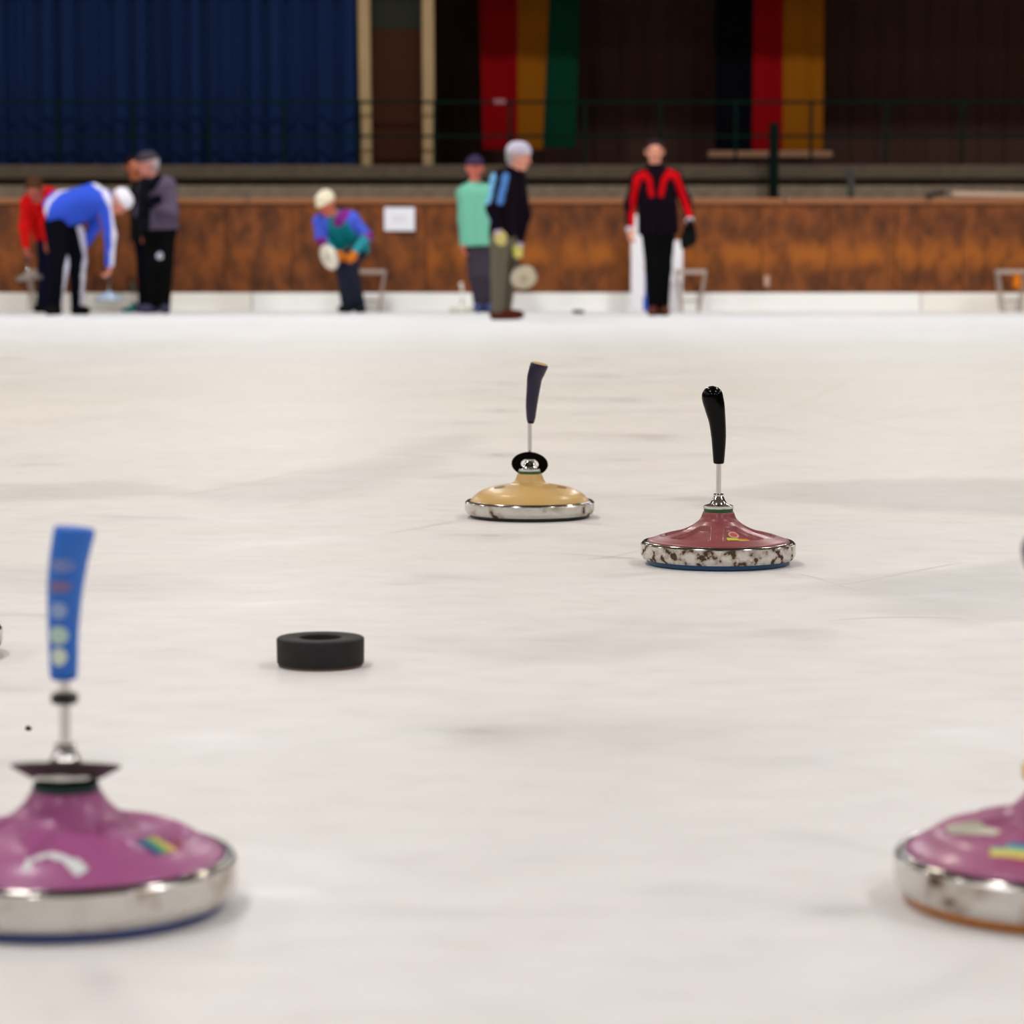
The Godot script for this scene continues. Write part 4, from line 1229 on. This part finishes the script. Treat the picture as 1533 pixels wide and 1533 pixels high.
	# two men talking
	person("person in grey lilac jacket and black trousers with a white thigh emblem, arms folded", {"z": 29.1, "foot": 240, "skin": rgb(204, 128, 116), "cap": rgb(66, 60, 68), "hair": rgb(176, 160, 160), "jacket": rgb(92, 81, 98), "trousers": rgb(18, 15, 18), "shoe": rgb(66, 62, 84), "wide": 1.06, "hem": 0.0,
		"face": Vector3(-0.75, -0.25, 0.5), "up": Vector3(-0.2, 1, 0), "toeL": Vector3(0.3, 0, 1), "toeR": Vector3(-0.7, 0, 0.8), "gloveL": rgb(20, 18, 22), "gloveR": rgb(20, 18, 22), "palmL": Vector3(0, 0, -1), "palmR": Vector3(0, 0, -1),
		"j": {"head": [221, 247, 0.04], "neck": [229, 267, 0], "shoulderR": [217, 282, -0.08], "shoulderL": [253, 278, 0.08], "elbowR": [210, 318, 0.02], "elbowL": [259, 318, 0.12], "wristR": [226, 306, 0.2], "wristL": [232, 308, 0.24], "hipR": [227, 345, 0], "hipL": [250, 344, 0.02], "kneeR": [227, 400, 0.03], "kneeL": [248, 400, 0.06], "ankleR": [228, 458, 0.0], "ankleL": [246, 458, 0.03]},
		"strokes": [[[214, 272, 0.1], [214, 336, 0.14], 0.075, rgb(28, 25, 30)], [[236, 266, 0.1], [226, 280, 0.1], 0.05, rgb(20, 18, 22)]],
		"lines": [[[239, 383, 0.14], [239, 383, 0.13], 0.032, rgb(226, 226, 236)], [[239, 383, 0.16], [239, 383, 0.14], 0.012, rgb(120, 112, 150)]]})
	person("person with tanned face and dark hair mostly hidden behind the grey lilac jacket", {"z": 29.62, "foot": 218, "skin": rgb(176, 98, 62), "hair": rgb(30, 24, 26), "jacket": rgb(24, 22, 28), "trousers": rgb(20, 18, 24), "shoe": rgb(26, 26, 32),
		"face": Vector3(0.3, -0.1, 0.9), "toeL": Vector3(-0.3, 0, 1), "toeR": Vector3(0.2, 0, 1),
		"j": {"head": [200, 251, 0.03], "neck": [206, 272, 0], "shoulderL": [205, 290, 0], "shoulderR": [238, 287, -0.06], "elbowL": [205, 326, 0], "elbowR": [244, 325, -0.05], "wristL": [212, 352, 0.06], "wristR": [238, 352, 0.0], "hipL": [214, 352, 0], "hipR": [234, 352, -0.02], "kneeL": [216, 405, 0], "kneeR": [232, 405, 0], "ankleL": [216, 460, 0.0], "ankleR": [232, 460, -0.02]}})

func far_stock(label: String, p: Transform3D, body: Color, plate: Color, handle: Color, ring: Color) -> void:
	var o := {"radius": 0.139, "seg": 48, "rows": 24, "profile": [Vector2(0.130, 0.038), Vector2(0.127, 0.0435), Vector2(0.101, 0.0535), Vector2(0.0695, 0.0615), Vector2(0.050, 0.0695), Vector2(0.0354, 0.0795), Vector2(0.0295, 0.0890), Vector2(0.0275, 0.0945)], "pockets": 0, "depth": 0.0, "turn": 0.0, "plate": mat(plate, 0.5), "ring": mat(ring, 0.35, 0.6), "paint": lacquer(body), "seal": M.green_seal, "chrome": M.chrome, "handle": mat(handle, 0.4), "grip": round_top(grip_rings([[0.181, 0.0, 0.0100], [0.2264, -0.0003, 0.0132], [0.258, -0.0032, 0.0153], [0.285, -0.0083, 0.0186], [0.302, -0.0122, 0.0194]]), 0.019, -0.001)}
	var s := stock(label, p.origin, o)
	part("plate_hub", lathe([Vector2(0.0, -0.002), Vector2(0.034, -0.002), Vector2(0.038, 0.001)], 24), mat(Color(plate.r * 0.84, plate.g * 0.82, plate.b * 0.8), 0.6), s)
	s.transform = p

func far_things() -> void:
	# held or standing stocks
	var grip := Vector3(0, 0.268, 0)
	var b := Basis()
	far_stock("pale blue ice stock held just above the ice by the bending person in blue", Transform3D(b, at(163, 411, 28.14) - grip), rgb(150, 176, 206), rgb(40, 120, 130), rgb(40, 40, 50), rgb(190, 196, 206))
	b = Basis(Vector3.BACK, 0.1)
	far_stock("grey ice stock hanging from the hand of the person in red jacket", Transform3D(b, at(40, 381, 29.38) - b * grip), rgb(150, 138, 128), rgb(130, 118, 108), rgb(50, 40, 44), rgb(150, 142, 134))
	var up := Vector3(0.72, 0.32, -0.55).normalized()
	b = Basis(Quaternion(Vector3.UP, up))
	far_stock("ice stock with cream plate held tilted on its side by the stooping person", Transform3D(b, at(490, 386, 29.1)), rgb(210, 200, 180), rgb(236, 228, 208), rgb(60, 46, 40), rgb(220, 214, 204))
	up = Vector3(-0.1, 0.5, -0.85).normalized()
	b = Basis(Quaternion(Vector3.UP, up))
	far_stock("ice stock with round pale plate turned to the camera, held by person in black jacket", Transform3D(b.scaled(Vector3.ONE * 0.88), at(784, 417, 25.85)), rgb(180, 160, 130), rgb(198, 184, 158), rgb(60, 46, 40), rgb(196, 186, 172))
	far_stock("white ice stock standing on the ice at the feet of the mint green jacket", Transform3D(Basis(), ground(692, 468.5)), rgb(232, 226, 208), rgb(200, 200, 190), rgb(222, 216, 204), rgb(224, 220, 212))
	far_stock("teal ice stock standing on the ice at the feet of the two talking people", Transform3D(Basis(), ground(201, 467.6)), rgb(30, 140, 140), rgb(24, 110, 116), rgb(60, 90, 80), rgb(70, 140, 140))
	var puck := whole("target_puck", lathe([Vector2(0.027, 0.0), Vector2(0.056, 0.0), Vector2(0.0592, 0.004), Vector2(0.0592, 0.036), Vector2(0.0565, 0.0392), Vector2(0.0305, 0.0392), Vector2(0.027, 0.036), Vector2(0.027, 0.0)], 40), M.rubber, "small dark puck far off on the ice near the white kick strip", "puck", ground(866, 469.5))
	puck.rotation.y = 0.3
	# paper notice
	var sign_ := thing("notice", "white paper notice with faint grey lines pinned on the brown boards", "notice", at(598, 328, 30.26))
	part("sheet", box(0.325, 0.25, 0.006, 0.002), mat(rgb(238, 236, 242), 0.7), sign_)
	for i in 4:
		part("printed_line", box(0.16 - 0.02 * (i % 2), 0.006, 0.001), mat(rgb(196, 194, 202), 0.7), sign_, Vector3(0.0, 0.035 - i * 0.022, 0.0035))
	# low metal rests, one at the end of each lane
	for p in [[555, "low grey metal rest at the end of the lane, right of the stooping person", 30.0], [1034, "low grey metal rest right of the person in red and black", 29.82], [1514, "low grey metal rest at the right edge of the picture", 30.0], [64, "low grey metal rest behind the legs of the bending person in blue", 30.08]]:
		var px: float = p[0]
		var c := at(px, 407, p[2])
		var o := thing("metal_rest", p[1], "rest", Vector3(c.x, 0, c.z), "lane end rests")
		part("top_plate", box(0.33, 0.05, 0.2, 0.008), M.grey_metal, o, Vector3(0, c.y, 0))
		for sx in [-1.0, 1.0]:
			for sz in [-1.0, 1.0]:
				part("leg", tube([Vector3(0.15 * sx, c.y - 0.02, 0.085 * sz), Vector3(0.085 * sx, 0.0, 0.1 * sz)], 0.012, 8), M.grey_metal, o)
		part("cross_bar", tube([Vector3(-0.1, 0.12, 0.095), Vector3(0.1, 0.12, 0.095)], 0.009, 8), M.grey_metal, o)
	var oc := at(1523, 419, 29.9)
	var bag := thing("orange_bag", "small rounded orange bag hanging under the metal rest at right edge", "bag", oc)
	net_part("bag", [[Vector3(0, -0.05, 0), Vector3(0, 0.03, 0), 0.05, 0.035]], 0.01, 0.01, rgb(214, 118, 30), bag)
	part("strap", tube([Vector3(-0.02, 0.05, 0), Vector3(0, 0.085, 0), Vector3(0.02, 0.05, 0)], 0.006, 8), mat(rgb(190, 100, 30), 0.7), bag)
	# white boards and the blue scraper behind the man in red and black
	var white := mat(rgb(236, 232, 234), 0.5)
	var q := at(957, 437, 29.95)
	var wb := whole("white_panel", box(0.2, 1.04, 0.03, 0.006), white, "tall white panel leaning on the boards left of the person in red and black", "panel", Vector3(at(959, 377, 29.95).x, 0.52, -30.0))
	wb.rotation.x = -0.12
	wb = whole("white_panel", box(0.14, 0.76, 0.03, 0.006), white, "shorter white panel leaning on the boards right of the person in red and black", "panel", Vector3(at(1013, 397, 29.95).x, 0.38, -30.0))
	wb.rotation.x = -0.12
	var sc := thing("ice_scraper", "blue ice scraper standing behind the left leg of the person in red and black", "scraper", Vector3(at(968, 462, 29.0).x, 0, -29.0))
	part("pole", tube([Vector3(0, 0.06, 0), Vector3(0.0, 0.6, -0.1)], 0.018, 10), mat(rgb(46, 60, 160), 0.5), sc)
	part("blade", box(0.07, 0.16, 0.05, 0.01), mat(rgb(30, 84, 190), 0.5), sc, Vector3(0, 0.1, 0))
	# small pale scrap near the foot of the boards
	whole("pale_scrap", box(0.06, 0.12, 0.02, 0.006), mat(rgb(186, 150, 130), 0.6), "small pale scrap stuck low on the brown boards, right half", "scrap", at(1148, 421, 30.25))
